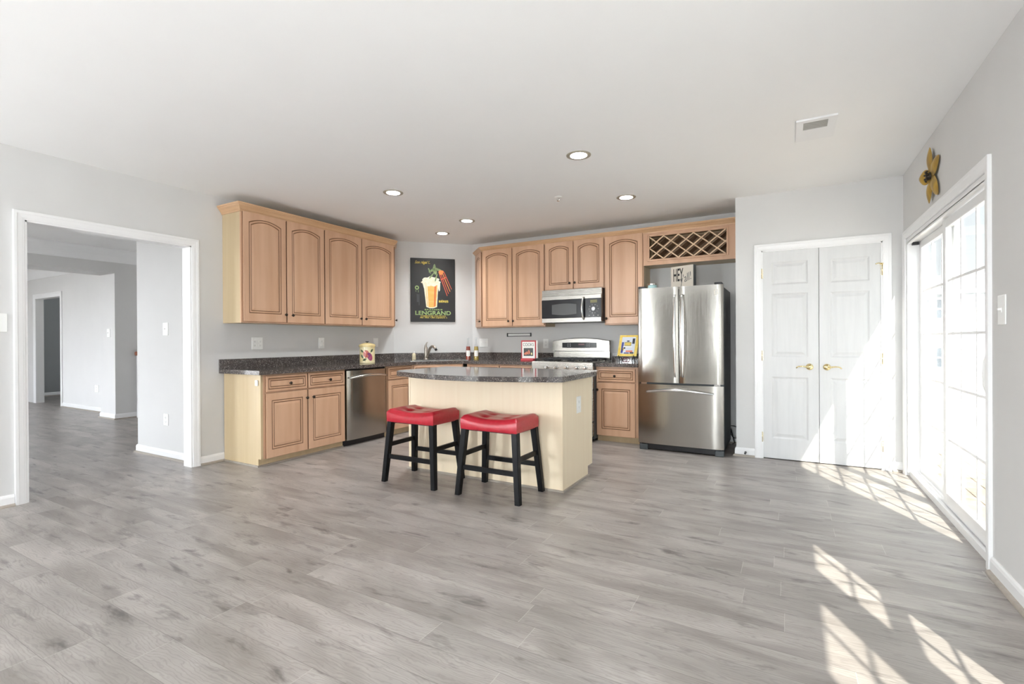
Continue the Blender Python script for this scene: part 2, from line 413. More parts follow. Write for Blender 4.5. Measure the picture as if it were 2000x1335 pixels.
# rooms beyond the cased opening
DW = 2.6185
wall('wall_dining', [(-6.14, XL - TW, DW, DW + .12, 0, ZC)], 'pale grey dining room wall seen through the cased opening')
wall('wall_dining_return', [(-6.14, -6.02, DW + .12, 4.6, 0, ZC)], 'grey return wall of the hall')
HX0, HX1, HY = -9.04, -9.53, 3.56
wall('wall_hall', [(HX1, HX0, HY, 4.7, 0, ZC), (HX1, HX0, -2, HY, 2.255, ZC)], 'grey hall wall with a wide opening to the far room')
wall('wall_hall_end', [(HX0, -6.07, 4.6, 4.7, 0, ZC)], 'grey end wall of the hall')
FY = 3.81
wall('wall_far', [(-11.83, HX1, FY, FY + .12, 0, ZC), (-14.5, -13.0, FY, FY + .12, 0, ZC), (-13.0, -11.83, FY, FY + .12, 2.06, ZC)], 'pale grey far wall with a doorway')
wall('wall_far_room', [(-14.57, -14.45, FY + .12, 5.2, 0, ZC), (-14.57, -14.45, 5.2, 7, 0, .9), (-14.57, -14.45, 5.2, 7, 2.1, ZC), (-14.5, HX1, 6.9, 7, 0, ZC)], 'dark grey wall of the room past the far doorway', 'darkwall')
wall('wall_dining_rear', [(-15, XL - TW, -2.1, -2, 0, .25), (-15, XL - TW, -2.1, -2, 2.4, ZC), (-15, -13.2, -2.1, -2, .25, 2.4), (-10.8, -8.5, -2.1, -2, .25, 2.4), (-7.4, XL - TW, -2.1, -2, .25, 2.4), (-15, -14.9, -2, FY, 0, ZC)], 'grey outer wall of the dining room with openings added for daylight')  # unseen window openings added to light the dining room
# portals: daylight enters through these openings
portal('daylight_rear', ((RW[0][0] + RW[1][1]) / 2, YR - .12, 1.31), (PI / 2, 0, 0), 5.5, 2.4)
portal('daylight_slider', (XO + .03, (SY0 + SY1) / 2, SZ / 2), (0, PI / 2, 0), SZ, SY1 - SY0)
portal('daylight_side_windows', (XO + .03, 1.0, 1.25), (0, PI / 2, 0), 1.5, 1.6)
portal('daylight_dining', (-9.6, -2.14, 1.32), (PI / 2, 0, 0), 8.2, 2.2)

# baseboards -------------------------------------------------------
BB = [(0, 0), (.014, 0), (.014, .065), (.010, .078), (.005, .085), (0, .085)]
SH = [(.014, 0), (.032, 0), (.031, .008), (.026, .015), (.014, .019)]
def baseboard(name, path, label, side=1):
    bm = BM(); sweep(bm, path, BB, side=side)
    o = struct(name, bm, 'trim', label, 'baseboard')
    bm = BM(); sweep(bm, path, SH, side=side); finish('shoe_molding', bm, 'shoe', parent=o)
    return o
baseboard('baseboard_left', [(XL, OY1 + .068), (XL, 2.838)], 'short white baseboard between the cased opening and the base cabinet')
baseboard('baseboard_left_near', [(XL, YR), (XL, OY0 - .068)], 'white baseboard at the left edge of the picture')
baseboard('baseboard_dining', [(-6.02, DW + .4), (-6.14, DW + .4), (-6.14, DW), (XL - TW, DW)][1:], 'white baseboard of the dining room wall', side=1)
baseboard('baseboard_hall', [(HX1, HY + .25), (HX1, HY), (HX0, HY), (HX0, 4.6)], 'white baseboard wrapping the hall wall corner')
baseboard('baseboard_far', [(-11.76, FY), (HX1, FY)], 'white baseboard of the far wall')
baseboard('baseboard_far_room', [(-14.45, FY + .12), (-14.45, 6.9)], 'white baseboard of the dark far room')
baseboard('baseboard_closet', [(-.46, YB - .35), (-.46, YC), (-.292, YC)], 'short white baseboard with a door stop beside the closet')
baseboard('baseboard_closet_right', [(.81, YC), (XR, YC)], 'tiny white baseboard right of the closet casing')
baseboard('baseboard_right', [(XR, SY0 - .075), (XR, YR)], 'white baseboard at the right edge of the picture')
baseboard('baseboard_alcove', [(-1.0, YB), (-.46, YB)], 'white baseboard at the back of the refrigerator alcove')

# casings ----------------------------------------------------------
def casing(name, label, axis, plane, out, a0, a1, z1, w_, z0=0, depth=.018, jamb=None):
    """casing on plane axis=plane; out = direction into the room (+1/-1); a0..a1 opening"""
    bm = BM()
    def put(p0, p1, q0, q1, d0, d1):
        lo, hi = sorted((plane + out * d0, plane + out * d1))
        if axis == 'x': bx(bm, lo, hi, p0, p1, q0, q1)
        else: bx(bm, p0, p1, lo, hi, q0, q1)
    W, D = w_, depth
    sweep(bm, [(a0, z0), (a0, z1), (a1, z1), (a1, z0)], [(0, 0), (0, .45 * D), (.10 * W, .62 * D), (.16 * W, .62 * D), (.26 * W, .72 * D), (.62 * W, .84 * D), (.70 * W, .99 * D), (.95 * W, D), (W, .9 * D), (W, 0)], side=-1)
    for v in bm.verts:
        a_, z_, d_ = v.co
        v.co = Vector((plane + out * d_, a_, z_)) if axis == 'x' else Vector((a_, plane + out * d_, z_))
    if jamb:
        t = .012
        put(a0, a0 + t, z0, z1, -jamb, .004); put(a1 - t, a1, z0, z1, -jamb, .004); put(a0, a1, z1 - t, z1, -jamb, .004)
    return struct(name, bm, 'trim', label, 'door trim')
casing('trim_1', 'wide white casing around the opening to the dining room', 'x', XL, 1, OY0, OY1, OZ, .066, jamb=TW)
casing('trim_2', 'white casing around the double closet doors', 'y', YC, -1, DX0, DX1, DZ, .064, jamb=.1)
casing('trim_3', 'white casing around the sliding glass door', 'x', XR, -1, SY0, SY1, SZ, .068)
casing('trim_4', 'white casing around the far doorway', 'y', FY, -1, -13.0, -11.83, 2.06, .09)
bm = BM(); sweep(bm, [(HX0, -2), (HX0, 4.6)], [(0, 2.42), (.012, 2.42), (.018, 2.44), (.05, 2.50), (.10, 2.57), (.115, 2.60), (.115, 2.62), (0, 2.62)])
struct('trim_5', bm, 'trim', 'broad white crown moulding over the hall opening', 'crown moulding')
bm = BM(); sweep(bm, [(-14.45, FY), (HX1, FY)], [(0, 2.45), (.012, 2.45), (.06, 2.52), (.10, 2.58), (.10, 2.62), (0, 2.62)])
struct('trim_6', bm, 'trim', 'white crown moulding along the far wall', 'crown moulding')

# closet doors -----------------------------------------------------
def rect_loop(bm, x0, x1, z0, z1, y, rise=0, n=1):
    pts = [(x0, z0), (x1, z0)]
    cx, hw = (x0 + x1) / 2, (x1 - x0) / 2
    for k in range(n + 1):
        x = x1 + (x0 - x1) * k / n; pts.append((x, z1 + rise * (1 - ((x - cx) / hw) ** 2)))
    return [bm.verts.new((x, y, z)) for x, z in pts]
def bridge(bm, A, B, mi=0):
    n = len(A)
    for i in range(n):
        f = bm.faces.new((A[i], A[(i + 1) % n], B[(i + 1) % n], B[i])); f.material_index = mi
def panel_leaf(x0, x1, z0, z1, panels, th=.035):
    bm = BM(); X = sorted({x0, x1, panels[0][0], panels[0][1]}); Z = sorted({z0, z1} | {p[2] for p in panels} | {p[3] for p in panels})
    for i in range(len(X) - 1):
        for j in range(len(Z) - 1):
            a, b, c, d = X[i], X[i + 1], Z[j], Z[j + 1]
            if any(abs(a - p[0]) < 1e-4 and abs(c - p[2]) < 1e-4 for p in panels):
                lp = [rect_loop(bm, a + k, b - k, c + k, d - k, y) for k, y in ((0, 0), (.006, .004), (.014, .009), (.022, .009), (.048, .002), (.052, .002))]
                for A, B in zip(lp[:-1], lp[1:]): bridge(bm, A, B)
                bm.faces.new(lp[-1])
            else:
                bm.faces.new([bm.verts.new(p) for p in ((a, 0, c), (b, 0, c), (b, 0, d), (a, 0, d))])
    bmesh.ops.remove_doubles(bm, verts=bm.verts, dist=1e-5)
    o = rect_loop(bm, x0, x1, z0, z1, 0); q = rect_loop(bm, x0, x1, z0, z1, th); bridge(bm, o, q); bm.faces.new(q)
    bmesh.ops.remove_doubles(bm, verts=bm.verts, dist=1e-5)
    return bm
def lever(parent, x, z, dirx):
    bm = BM(); lathe(bm, [(0, 0), (.029, 0), (.031, .004), (.027, .010), (.014, .014), (.011, .04), (.013, .052), (0, .056)], axis='y', o=(x, 0, z), seg=24)
    o = finish('door_handle', bm, 'brass', parent, smooth=50)
    bm = BM(); tube(bm, [(x, -.046, z), (x + dirx * .03, -.048, z + .002), (x + dirx * .065, -.05, z + .006), (x + dirx * .095, -.049, z + .003), (x + dirx * .112, -.044, z - .012)], [.009, .008, .006, .0055, .006], 10)
    finish('lever', bm, 'brass', o)
def hinge(parent, x, z):
    bm = BM(); bx(bm, x - .012, x + .012, -.003, .002, z - .045, z + .045); tube(bm, [(x, -.006, z - .05), (x, -.006, z + .05)], .006, 8)
    finish('hinge', bm, 'brass', parent)
ML = .2585
d = struct('door_1', panel_leaf(DX0 + .006, ML - .002, .008, DZ - .006, [(-.137, .170, .205, .811), (-.137, .170, 1.007, 1.627), (-.137, .170, 1.714, 1.936)]), 'doorpaint', 'left leaf of the white panelled double closet doors', 'door', loc=(0, YC + .004, 0))
lever(d, .181, .915, -1)
for z in (1.831, 1.018, .213): hinge(d, DX0 + .002, z)
d = struct('door_2', panel_leaf(ML + .002, DX1 - .006, .008, DZ - .006, [(.350, .649, .205, .811), (.350, .649, 1.007, 1.620), (.350, .649, 1.709, 1.930)]), 'doorpaint', 'right leaf of the white closet doors, crossed by sunlight', 'door', loc=(0, YC + .004, 0))
lever(d, .321, .915, 1)
for z in (1.80, 1.0, .213): hinge(d, DX1 - .002, z)
bm = BM(); tube(bm, [(DX1 - .004, -.01, 1.852), (DX1 - .03, -.03, 1.858), (DX1 - .055, -.04, 1.85)], .004, 8); bx(bm, DX1 - .02, DX1 + .006, -.014, -.002, 1.845, 1.86)
finish('hinge_stop', bm, 'brass', d)

# sliding glass door -----------------------------------------------
def glazed_panel(parent, name, y0, y1, z0, z1, x0, x1, st, top, bot, cols, rows, handle=None):
    bm = BM()
    bx(bm, x0, x1, y0, y0 + st, z0, z1, .003); bx(bm, x0, x1, y1 - st, y1, z0, z1, .003)
    bx(bm, x0, x1, y0 + st, y1 - st, z1 - top, z1, .003); bx(bm, x0, x1, y0 + st, y1 - st, z0, z0 + bot, .003)
    p = finish(name, bm, 'trim', parent)
    xm = (x0 + x1) / 2; gy0, gy1, gz0, gz1 = y0 + st, y1 - st, z0 + bot, z1 - top
    finish('glass_pane', box(xm - .003, xm + .003, gy0 - .004, gy1 + .004, gz0 - .004, gz1 + .004), 'glass', p)
    bm = BM(); t = .008
    for k in range(1, cols): y = gy0 + (gy1 - gy0) * k / cols; bx(bm, xm - .005, xm + .005, y - t, y + t, gz0, gz1)
    for k in range(1, rows): z = gz0 + (gz1 - gz0) * k / rows; bx(bm, xm - .0048, xm + .0048, gy0, gy1, z - t, z + t)
    finish('muntin_grid', bm, 'trim', p)
    return p
bm = BM()
fx0, fx1 = XR + .004, XO
bx(bm, fx0, fx1, SY1 - .022, SY1, .03, SZ - .03); bx(bm, fx0, fx1, SY0, SY0 + .022, .03, SZ - .03); bx(bm, fx0, fx1, SY0, SY1, SZ - .035, SZ)
bx(bm, fx0 + .02, fx1, SY0, SY1, 0, .03); bx(bm, fx0 + .012, fx0 + .03, SY0, SY1, 0, .045)
bx(bm, fx0 + .052, fx0 + .058, SY0 + .02, SY1 - .02, .03, .05); bx(bm, fx0 + .0, fx0 + .02, SY0, SY1, SZ - .05, SZ - .03)
sd = struct('door_3', bm, 'trim', 'white sliding glass patio door with muntin grids on the right', 'sliding door')
p = glazed_panel(sd, 'sliding_panel', SY0 + .02, 4.41, .048, SZ - .045, .935, .968, .072, .06, .085, 3, 5)
bm = BM(); hy = SY0 + .055
tube(bm, [(.935, hy, 1.10), (.912, hy + .004, 1.095), (.900, hy + .006, 1.05), (.898, hy + .006, .99), (.900, hy + .006, .93), (.912, hy + .004, .885), (.935, hy, .88)], .011, 10)
bx(bm, .930, .937, hy - .02, hy + .02, .86, 1.12, .004); finish('door_pull', bm, 'plastic', p, smooth=40)
glazed_panel(sd, 'fixed_panel', 4.335, SY1 - .02, .04, SZ - .035, .978, 1.008, .072, .06, .085, 3, 5)
bm = BM(); bx(bm, fx0 + .03, fx0 + .075, SY1 - .05, SY1 - .022, SZ - .06, SZ - .036); finish('latch_block', bm, 'black', sd)
# the two windows whose sun patches fall on the floor
for i, (a, b) in enumerate(WIN):
    o = struct('window_%d' % (i + 1), BM(), 'trim', ['white double hung window nearer the sliding door', 'white double hung window farther from the sliding door'][i], 'window')
    bm = BM(); bx(bm, XR + .004, XO, a, a + .03, WZ0, WZ1); bx(bm, XR + .004, XO, b - .03, b, WZ0, WZ1); bx(bm, XR + .004, XO, a, b, WZ1 - .03, WZ1); bx(bm, XR - .03, XO, a, b, WZ0 - .03, WZ0 + .02)
    finish('frame', bm, 'trim', o)
    zm = (WZ0 + WZ1) / 2
    glazed_panel(o, 'upper_sash', a + .01, b - .01, zm - .02, WZ1 - .02, .985, 1.012, .035, .035, .035, 2, 2)
    glazed_panel(o, 'lower_sash', a + .01, b - .01, WZ0 + .02, zm + .02, .945, .972, .035, .035, .045, 2, 2)
for i, (a, b) in enumerate(RW):
    bm = BM(); t = .05
    for q in ((a, a + t, .12, 2.5), (b - t, b, .12, 2.5), (a, b, .12, .18), (a, b, 2.44, 2.5), (a, b, 1.33, 1.37)): bx(bm, q[0], q[1], YR - .09, YR - .03, q[2], q[3])
    o = struct('window_%d' % (i + 3), bm, 'trim', 'added unseen window behind the viewer for brighter daylight, %s' % ['left one', 'right one'][i], 'window')
    finish('glass_pane', box(a + .02, b - .02, YR - .062, YR - .058, .15, 2.47), 'glass', o)

# ------------------------------------------------------------------ outdoors
M['deck'] = noisy('weathered deck boards', (.30, .24, .18), (.40, .33, .26), (1, 14, 1), .7)
M['siding'] = noisy('grey vinyl siding', (.40, .41, .42), (.43, .44, .45), (1, 1, 6), .7)
M['roof'] = noisy('shingles', (.16, .15, .145), (.22, .21, .20), (4, 4, 9), .9)
M['bounceground'] = noisy('pale bounce light ground', (.46, .44, .40), (.52, .50, .46), (3, 3, 3), .95)  # made pale so it bounces daylight up to the ceilings
M['winglass'] = mat('far window glass', (.05, .06, .07), .1)
bm = BM()
for k in range(22): bx(bm, XO + .02 + k * .145, XO + .155 + k * .145, 1.5, 7.2, -.16, -.12)
tag(finish('deck', bm, 'deck'), 'brown wooden deck outside the sliding glass door', 'deck', kind='structure')
tag(finish('ground', box(-60, 80, -60, 120, -1.3, -1.25), 'bounceground'), 'pale bounce light ground below the deck', 'ground', kind='structure')
t = thing('deck_railing', 'white deck railing with balusters outside the glass door', 'railing', (0, 0, -.12))
bm = BM(); bx(bm, XO, 4.25, 7.10, 7.19, .88, .94, .01); bx(bm, 4.12, 4.21, 1.5, 7.19, .88, .94, .01); bx(bm, XO, 4.2, 7.12, 7.17, .08, .13); bx(bm, 4.14, 4.19, 1.5, 7.17, .08, .13); finish('rail', bm, 'trim', t)
for x, y in ((1.12, 7.145), (2.65, 7.145), (4.165, 7.145), (4.165, 4.3)):
    finish('post', box(x - .05, x + .05, y - .05, y + .05, 0, 1.0, bev=.008), 'trim', t)
for k in range(20): finish('baluster', box(1.25 + k * .145, 1.28 + k * .145, 7.13, 7.16, .1, .9), 'trim', t)
# a row of grey houses beyond the deck
HYY = 34
t = thing('townhouse_row', 'pale grey sided houses with white window trim beyond the deck', 'house', (0, HYY, -1.25))
bm = BM(); 
for k in range(26): bx(bm, 2, 26, 0 - .012 * 1, 6, k * .19, k * .19 + .185)
finish('wall', bm, 'siding', t)
bm = BM(); vs = [bm.verts.new(p) for p in ((1.6, -.6, 4.9), (26.4, -.6, 4.9), (26.4, 3, 6.1), (1.6, 3, 6.1), (1.6, 6.4, 4.9), (26.4, 6.4, 4.9))]
bm.faces.new((vs[0], vs[1], vs[2], vs[3])); bm.faces.new((vs[3], vs[2], vs[5], vs[4])); bm.faces.new((vs[0], vs[3], vs[4])); bm.faces.new((vs[1], vs[5], vs[2])); bm.faces.new((vs[0], vs[4], vs[5], vs[1]))
finish('roof', bm, 'roof', t)
finish('fascia', box(1.6, 26.4, -.65, -.55, 4.75, 4.95), 'trim', t)
for zz in (.9, 2.3, 3.5):
    for k in range(7):
        x = 3.2 + k * 3.1
        if zz == 2.3: continue
        bm = BM(); wz = 1.0
        for q in ((x, x + .1, zz, zz + wz), (x + .95, x + 1.05, zz, zz + wz), (x, x + 1.05, zz - .1, zz), (x, x + 1.05, zz + wz, zz + wz + .1), (x, x + 1.05, zz + wz / 2 - .04, zz + wz / 2 + .04)): bx(bm, q[0], q[1], -.09, -.02, q[2], q[3])
        o = finish('window', bm, 'trim', t); finish('pane', box(x + .05, x + 1.0, -.05, -.03, zz, zz + wz), 'winglass', o)

# ================================================================== KITCHEN CABINETS
LROT = PI / 2                       # local -y looks to +x (left wall units)
def raised_panel(bm, x0, x1, z0, z1, y=-.02, th=.019, fs=.056, ft=.056, fb=.060, rise=0):
    n = 12 if rise else 1
    L0 = rect_loop(bm, x0, x1, z0, z1, y + th, 0, n); L1 = rect_loop(bm, x0, x1, z0, z1, y + .003, 0, n)
    L2 = rect_loop(bm, x0 + .003, x1 - .003, z0 + .003, z1 - .003, y, 0, n)
    bm.faces.new(L0); bridge(bm, L0, L1, 1); bridge(bm, L1, L2)
    prev = L2
    for k, dy, mi in ((0, 0, 0), (.0045, .0055, 1), (.009, .001, 1), (.021, .001, 0), (.0255, .0065, 1), (.030, .0035, 1), (.052, .0, 0), (.055, .0, 0)):
        if k > 0 and (x1 - x0 - 2 * (fs + k) < .02 or z1 - z0 - ft - fb - 2 * k - rise < .012): break
        A = rect_loop(bm, x0 + fs + k, x1 - fs - k, z0 + fb + k, z1 - ft - rise - k, y + dy, rise, n)
        bridge(bm, prev, A, mi); prev = A
    bm.faces.new(prev)
    return bm
def knob(parent, x, z, y=-.02, m_='knob'):
    bm = BM(); lathe(bm, [(0, 0), (.006, 0), (.005, .010), (.008, .013), (.0145, .019), (.0155, .024), (.012, .029), (0, .031)], axis='y', o=(x, y, z), seg=16)
    return finish('knob', bm, m_, parent, smooth=60)
def door(parent, x0, x1, z0, z1, rise=0, kx=None, kz=None, y=-.02, name='door', **kw):
    bm = BM(); raised_panel(bm, x0, x1, z0, z1, y=y, rise=rise, **kw)
    o = finish(name, bm, ['wood', 'glaze'], parent)
    if kx is not None: knob(o, kx, kz, y)
    return o
def carcass(parent, x0, x1, dep, z0, z1, sides='panel', frame='wood'):
    """box with a wood face frame (front at y=0) and laminate sides"""
    bm = BM(); bx(bm, x0, x1, .018, dep, z0, z1, mi=0); bx(bm, x0, x1, 0, .018, z0, z1, mi=1)
    return finish('body', bm, [sides, frame], parent)

# ---- upper cabinets on the left wall (local x runs along +Y)
UZ0, UZ1 = 1.372, 2.475
o1 = thing('wall_cabinet', 'maple wall cabinet with two arched doors, nearest the dining room opening', 'cabinet', (-4.615, 0, 0), LROT, 'maple wall cabinets')
carcass(o1, 2.84, 3.812, .305, UZ0, UZ1)
door(o1, 2.853, 3.318, 1.385, 2.457, .042, 3.303, 1.466, ft=.052, fb=.082)
door(o1, 3.330, 3.805, 1.385, 2.457, .042, 3.384, 1.464, ft=.052, fb=.082)
o2 = thing('wall_cabinet', 'maple wall cabinet with two arched doors, left of the beer poster', 'cabinet', (-4.615, 0, 0), LROT, 'maple wall cabinets')
carcass(o2, 3.813, 4.945, .305, UZ0, UZ1)
door(o2, 3.818, 4.365, 1.385, 2.457, .042, 4.340, 1.464, ft=.052, fb=.082)
door(o2, 4.376, 4.937, 1.385, 2.457, .042, 4.420, 1.462, ft=.052, fb=.082)
def angled_end(label, pts, org, rot, w_, ux0, ux1):
    t = thing('angled_wall_cabinet', label, 'cabinet', (0, 0, 0), 0, 'angled end cabinets')
    bm = BM(); f = bm.faces.new([bm.verts.new((x, y, ux0)) for x, y in pts]); r = bmesh.ops.extrude_face_region(bm, geom=[f])
    for v in [g for g in r['geom'] if isinstance(g, bmesh.types.BMVert)]: v.co.z = ux1
    finish('body', bm, 'wood', t)
    bm = BM(); raised_panel(bm, .014, w_ - .014, ux0 + .013, ux1 - .018, rise=.035, ft=.052, fb=.082)
    d = finish('door', bm, ['wood', 'glaze'], t, loc=org, rotz=rot); return t, d
t, d = angled_end('narrow angled maple cabinet ending the left wall run beside the beer poster', [(-4.615, 4.946), (-4.915, 5.246), (-4.915, 4.946)], (-4.615, 4.946, 0), math.radians(135), .424, UZ0, UZ1)
knob(d, .04, 1.466)
VZ0, VZ1 = 1.366, 2.45
t, d = angled_end('narrow angled maple cabinet starting the back wall run right of the beer poster', [(-3.728, 5.775), (-4.03, 6.077), (-3.728, 6.077)], (-4.03, 6.077, 0), math.radians(-45), .427, VZ0, VZ1)
knob(d, .385, 1.455)

# ---- upper cabinets on the back wall
FB = YB - .305
o = thing('wall_cabinet', 'maple wall cabinet with two arched doors, left of the microwave', 'cabinet', (0, FB, 0), 0, 'maple wall cabinets')
carcass(o, -3.727, -2.755, .303, VZ0, VZ1)
door(o, -3.715, -3.246, 1.381, 2.440, .042, -3.292, 1.446, ft=.052, fb=.078)
door(o, -3.232, -2.765, 1.381, 2.440, .042, -3.218, 1.447, ft=.052, fb=.078)
o = thing('wall_cabinet', 'short maple wall cabinet with two small arched doors above the microwave', 'cabinet', (0, FB, 0), 0, 'maple wall cabinets')
carcass(o, -2.754, -1.950, .303, 1.822, VZ1)
door(o, -2.745, -2.358, 1.832, 2.440, .036, -2.398, 1.904, ft=.050, fb=.06)
door(o, -2.347, -1.956, 1.832, 2.440, .036, -2.327, 1.906, ft=.050, fb=.06)
o = thing('wall_cabinet', 'tall single door maple wall cabinet right of the microwave', 'cabinet', (0, FB, 0), 0, 'maple wall cabinets')
carcass(o, -1.949, -1.472, .303, VZ0, VZ1)
door(o, -1.940, -1.482, 1.381, 2.440, .042, -1.918, 1.444, ft=.052, fb=.078)
M['rackshade'] = noisy('shaded rack interior', (.25, .15, .08), (.33, .21, .12), (9, 9, 2), .5)  # wood darkened, shade inside the rack put into the colour
M['latticewood'] = noisy('pale lattice strips', (.68, .48, .30), (.74, .54, .35), (9, 9, 9), .4)
# wine rack over the refrigerator
o = thing('wine_rack_cabinet', 'maple lattice wine rack cabinet above the refrigerator', 'wine rack', (0, FB, 0))
X0, X1, Z0, Z1 = -1.471, -.464, 2.052, VZ1
hx0, hx1, hz0, hz1 = -1.405, -.575, 2.118, 2.385
bm = BM()
bx(bm, X0, hx0, 0, .02, Z0, Z1); bx(bm, hx1, X1, 0, .02, Z0, Z1); bx(bm, hx0, hx1, 0, .02, Z0, hz0); bx(bm, hx0, hx1, 0, .02, hz1, Z1)
finish('face_frame', bm, 'wood', o)
bm = BM(); bx(bm, X0, X1, .02, .303, Z0, Z0 + .02); bx(bm, X0, X1, .02, .303, Z1 - .02, Z1); bx(bm, X0, X0 + .02, .02, .303, Z0 + .02, Z1 - .02); bx(bm, X1 - .02, X1, .02, .303, Z0 + .02, Z1 - .02); bx(bm, X0, X1, .29, .303, Z0, Z1)
finish('body', bm, 'panel', o)
bm = BM(); a = .022
for q in ((hx0 - a, hx0, hz0 - a, hz1 + a), (hx1, hx1 + a, hz0 - a, hz1 + a), (hx0, hx1, hz0 - a, hz0), (hx0, hx1, hz1, hz1 + a)): bx(bm, q[0], q[1], -.010, 0, q[2], q[3], .003)
finish('trim_frame', bm, 'wood', o)
def lattice(slope, y0, y1, step=.164, t2=.0065, off=0.0):
    bm = BM(); hh = hz1 - hz0; run = hh / abs(slope)
    x = hx0 - run + off
    while x < hx1:
        t0 = max(0, (hx0 - x) / run); t1 = min(1, (hx1 - x) / run)
        if t1 - t0 > .05:
            pts = [(x + run * q, hz0 + hh * q) for q in (t0, t1)]
            if slope < 0: pts = [(p_[0], hz0 + hz1 - p_[1]) for p_ in pts]
            (ax, az), (bx_, bz) = pts; nx, nz = -(bz - az), bx_ - ax; l = math.hypot(nx, nz); nx, nz = nx / l * t2, nz / l * t2
            v = [bm.verts.new((px, yy, pz)) for yy in (y0, y1) for px, pz in ((ax - nx, az - nz), (bx_ - nx, bz - nz), (bx_ + nx, bz + nz), (ax + nx, az + nz))]
            for q in ((0, 1, 2, 3), (4, 5, 6, 7), (0, 1, 5, 4), (1, 2, 6, 5), (2, 3, 7, 6), (3, 0, 4, 7)): bm.faces.new([v[i] for i in q])
        x += step
    return bm
finish('lattice', lattice(.8, .004, .011, t2=.0065), 'latticewood', o); finish('lattice', lattice(-.8, .001, .0075, t2=.0065), 'latticewood', o)
finish('shelf_boards', lattice(.8, .11, .285, t2=.003), 'rackshade', o)
finish('back_board', box(hx0 - .03, hx1 + .03, .284, .2895, hz0 - .03, hz1 + .03), 'rackshade', o)

# ---- crown mouldings
def crown_prof(z0, z1, out=.055):
    h = z1 - z0
    return [(-.002, z0), (.010, z0), (.012, z0 + .2 * h), (.020, z0 + .28 * h), (.030, z0 + .5 * h), (.046, z0 + .68 * h), (.048, z0 + .78 * h), (out, z0 + .82 * h), (out, z1), (-.002, z1)]
bm = BM(); sweep(bm, [(XL + .002, 2.84), (-4.615, 2.84), (-4.615, 4.948), (-4.913, 5.246)], crown_prof(2.452, 2.532))
tag(finish('crown_molding', bm, 'crown'), 'maple crown moulding on top of the left wall cabinets', 'crown moulding', 'cabinet crowns')
bm = BM(); sweep(bm, [(-4.03, 6.077), (-3.728, FB), (-.463, FB)], crown_prof(2.425, 2.488))
tag(finish('crown_molding', bm, 'crown'), 'maple crown moulding on top of the back wall cabinets', 'crown moulding', 'cabinet crowns')

# ---- base cabinets
def toekick(parent, x0, x1, z1=.088):
    return finish('toe_kick', box(x0, x1, .04, .06, 0, z1), 'panel', parent)
BXF = -4.32
o = thing('base_cabinet', 'maple base cabinet with two drawers and two doors, left end by the dining opening', 'cabinet', (BXF, 0, 0), LROT, 'maple base cabinets')
carcass(o, 2.862, 3.842, .58, .075, .872)
bm = BM(); bx(bm, 2.84, 2.862, 0, .59, .075, .872); bx(bm, 2.84, 2.862, .04, .59, 0, .075); finish('side_panel', bm, 'panel', o)
toekick(o, 2.862, 3.842)
bm = BM(); bx(bm, 2.826, 2.84, .04, .585, 0, .015); bx(bm, 2.826, 3.842, .026, .04, 0, .015); finish('shoe_molding', bm, 'shoe', o)
for x0, x1, kx, dk in ((2.884, 3.341, 3.136, 3.326), (3.352, 3.826, 3.617, 3.404)):
    door(o, x0, x1, .706, .858, 0, kx, .776, name='drawer', fs=.022, ft=.022, fb=.022)
    door(o, x0, x1, .076, .690, 0, dk, .610, fs=.056, ft=.066, fb=.076)
tag(finish('safety_latch', box(-.006, .006, -.02, .02, -.028, .028, bev=.005, seg=2), 'plastic', loc=(-4.372, 2.834, .795), rotz=PI / 2), 'small white oval latch stuck on the side of the left base cabinet', 'latch')
o = thing('base_cabinet', 'narrow maple base cabinet with one drawer, right of the dishwasher', 'cabinet', (BXF, 0, 0), LROT, 'maple base cabinets')
carcass(o, 4.500, 4.968, .59, .075, .872); toekick(o, 4.500, 4.968)
door(o, 4.508, 4.955, .708, .858, 0, 4.73, .78, name='drawer', fs=.022, ft=.022, fb=.022); door(o, 4.508, 4.955, .076, .695, 0, 4.915, .61, ft=.066, fb=.076)
# diagonal sink cabinet
ca, cbq = Vector((BXF, 4.97)), Vector((-3.84, 5.45))
o = thing('sink_cabinet', 'diagonal maple sink cabinet in the corner under the faucet', 'cabinet', (ca.x, ca.y, 0), math.radians(45), 'maple base cabinets')
wl = (cbq - ca).length
bm = BM(); f = bm.faces.new([bm.verts.new((x, y, .08)) for x, y in ((0, 0), (wl, 0), (wl + .40, .40), (wl / 2 + .42, .62), (wl / 2 - .42, .62), (-.40, .40))]); r = bmesh.ops.extrude_face_region(bm, geom=[f])
for v in [g for g in r['geom'] if isinstance(g, bmesh.types.BMVert)]: v.co.z = .70
bx(bm, 0, wl, 0, .018, .70, .872)
finish('body', bm, 'wood', o); toekick(o, 0, wl)
door(o, .02, wl - .02, .735, .855, name='drawer_front', fs=.022, ft=.022, fb=.022)
door(o, .02, wl / 2 - .005, .1, .72, 0, wl / 2 - .04, .64); door(o, wl / 2 + .005, wl - .02, .1, .72, 0, wl / 2 + .04, .64)
BYF = 5.49
o = thing('base_cabinet', 'maple base cabinet behind the island, between sink corner and stove', 'cabinet', (0, BYF, 0), 0, 'maple base cabinets')
carcass(o, -3.80, -2.775, .585, .075, .872); toekick(o, -3.80, -2.775)
for x0, x1, k in ((-3.775, -3.285, -3.325), (-3.272, -2.785, -3.235)):
    door(o, x0, x1, .708, .858, 0, (x0 + x1) / 2, .78, name='drawer', fs=.022, ft=.022, fb=.022); door(o, x0, x1, .076, .695, 0, k, .61, ft=.066, fb=.076)
o = thing('base_cabinet', 'narrow maple base cabinet with drawer, between stove and refrigerator', 'cabinet', (0, BYF, 0), 0, 'maple base cabinets')
carcass(o, -1.960, -1.468, .585, .075, .872); toekick(o, -1.960, -1.468)
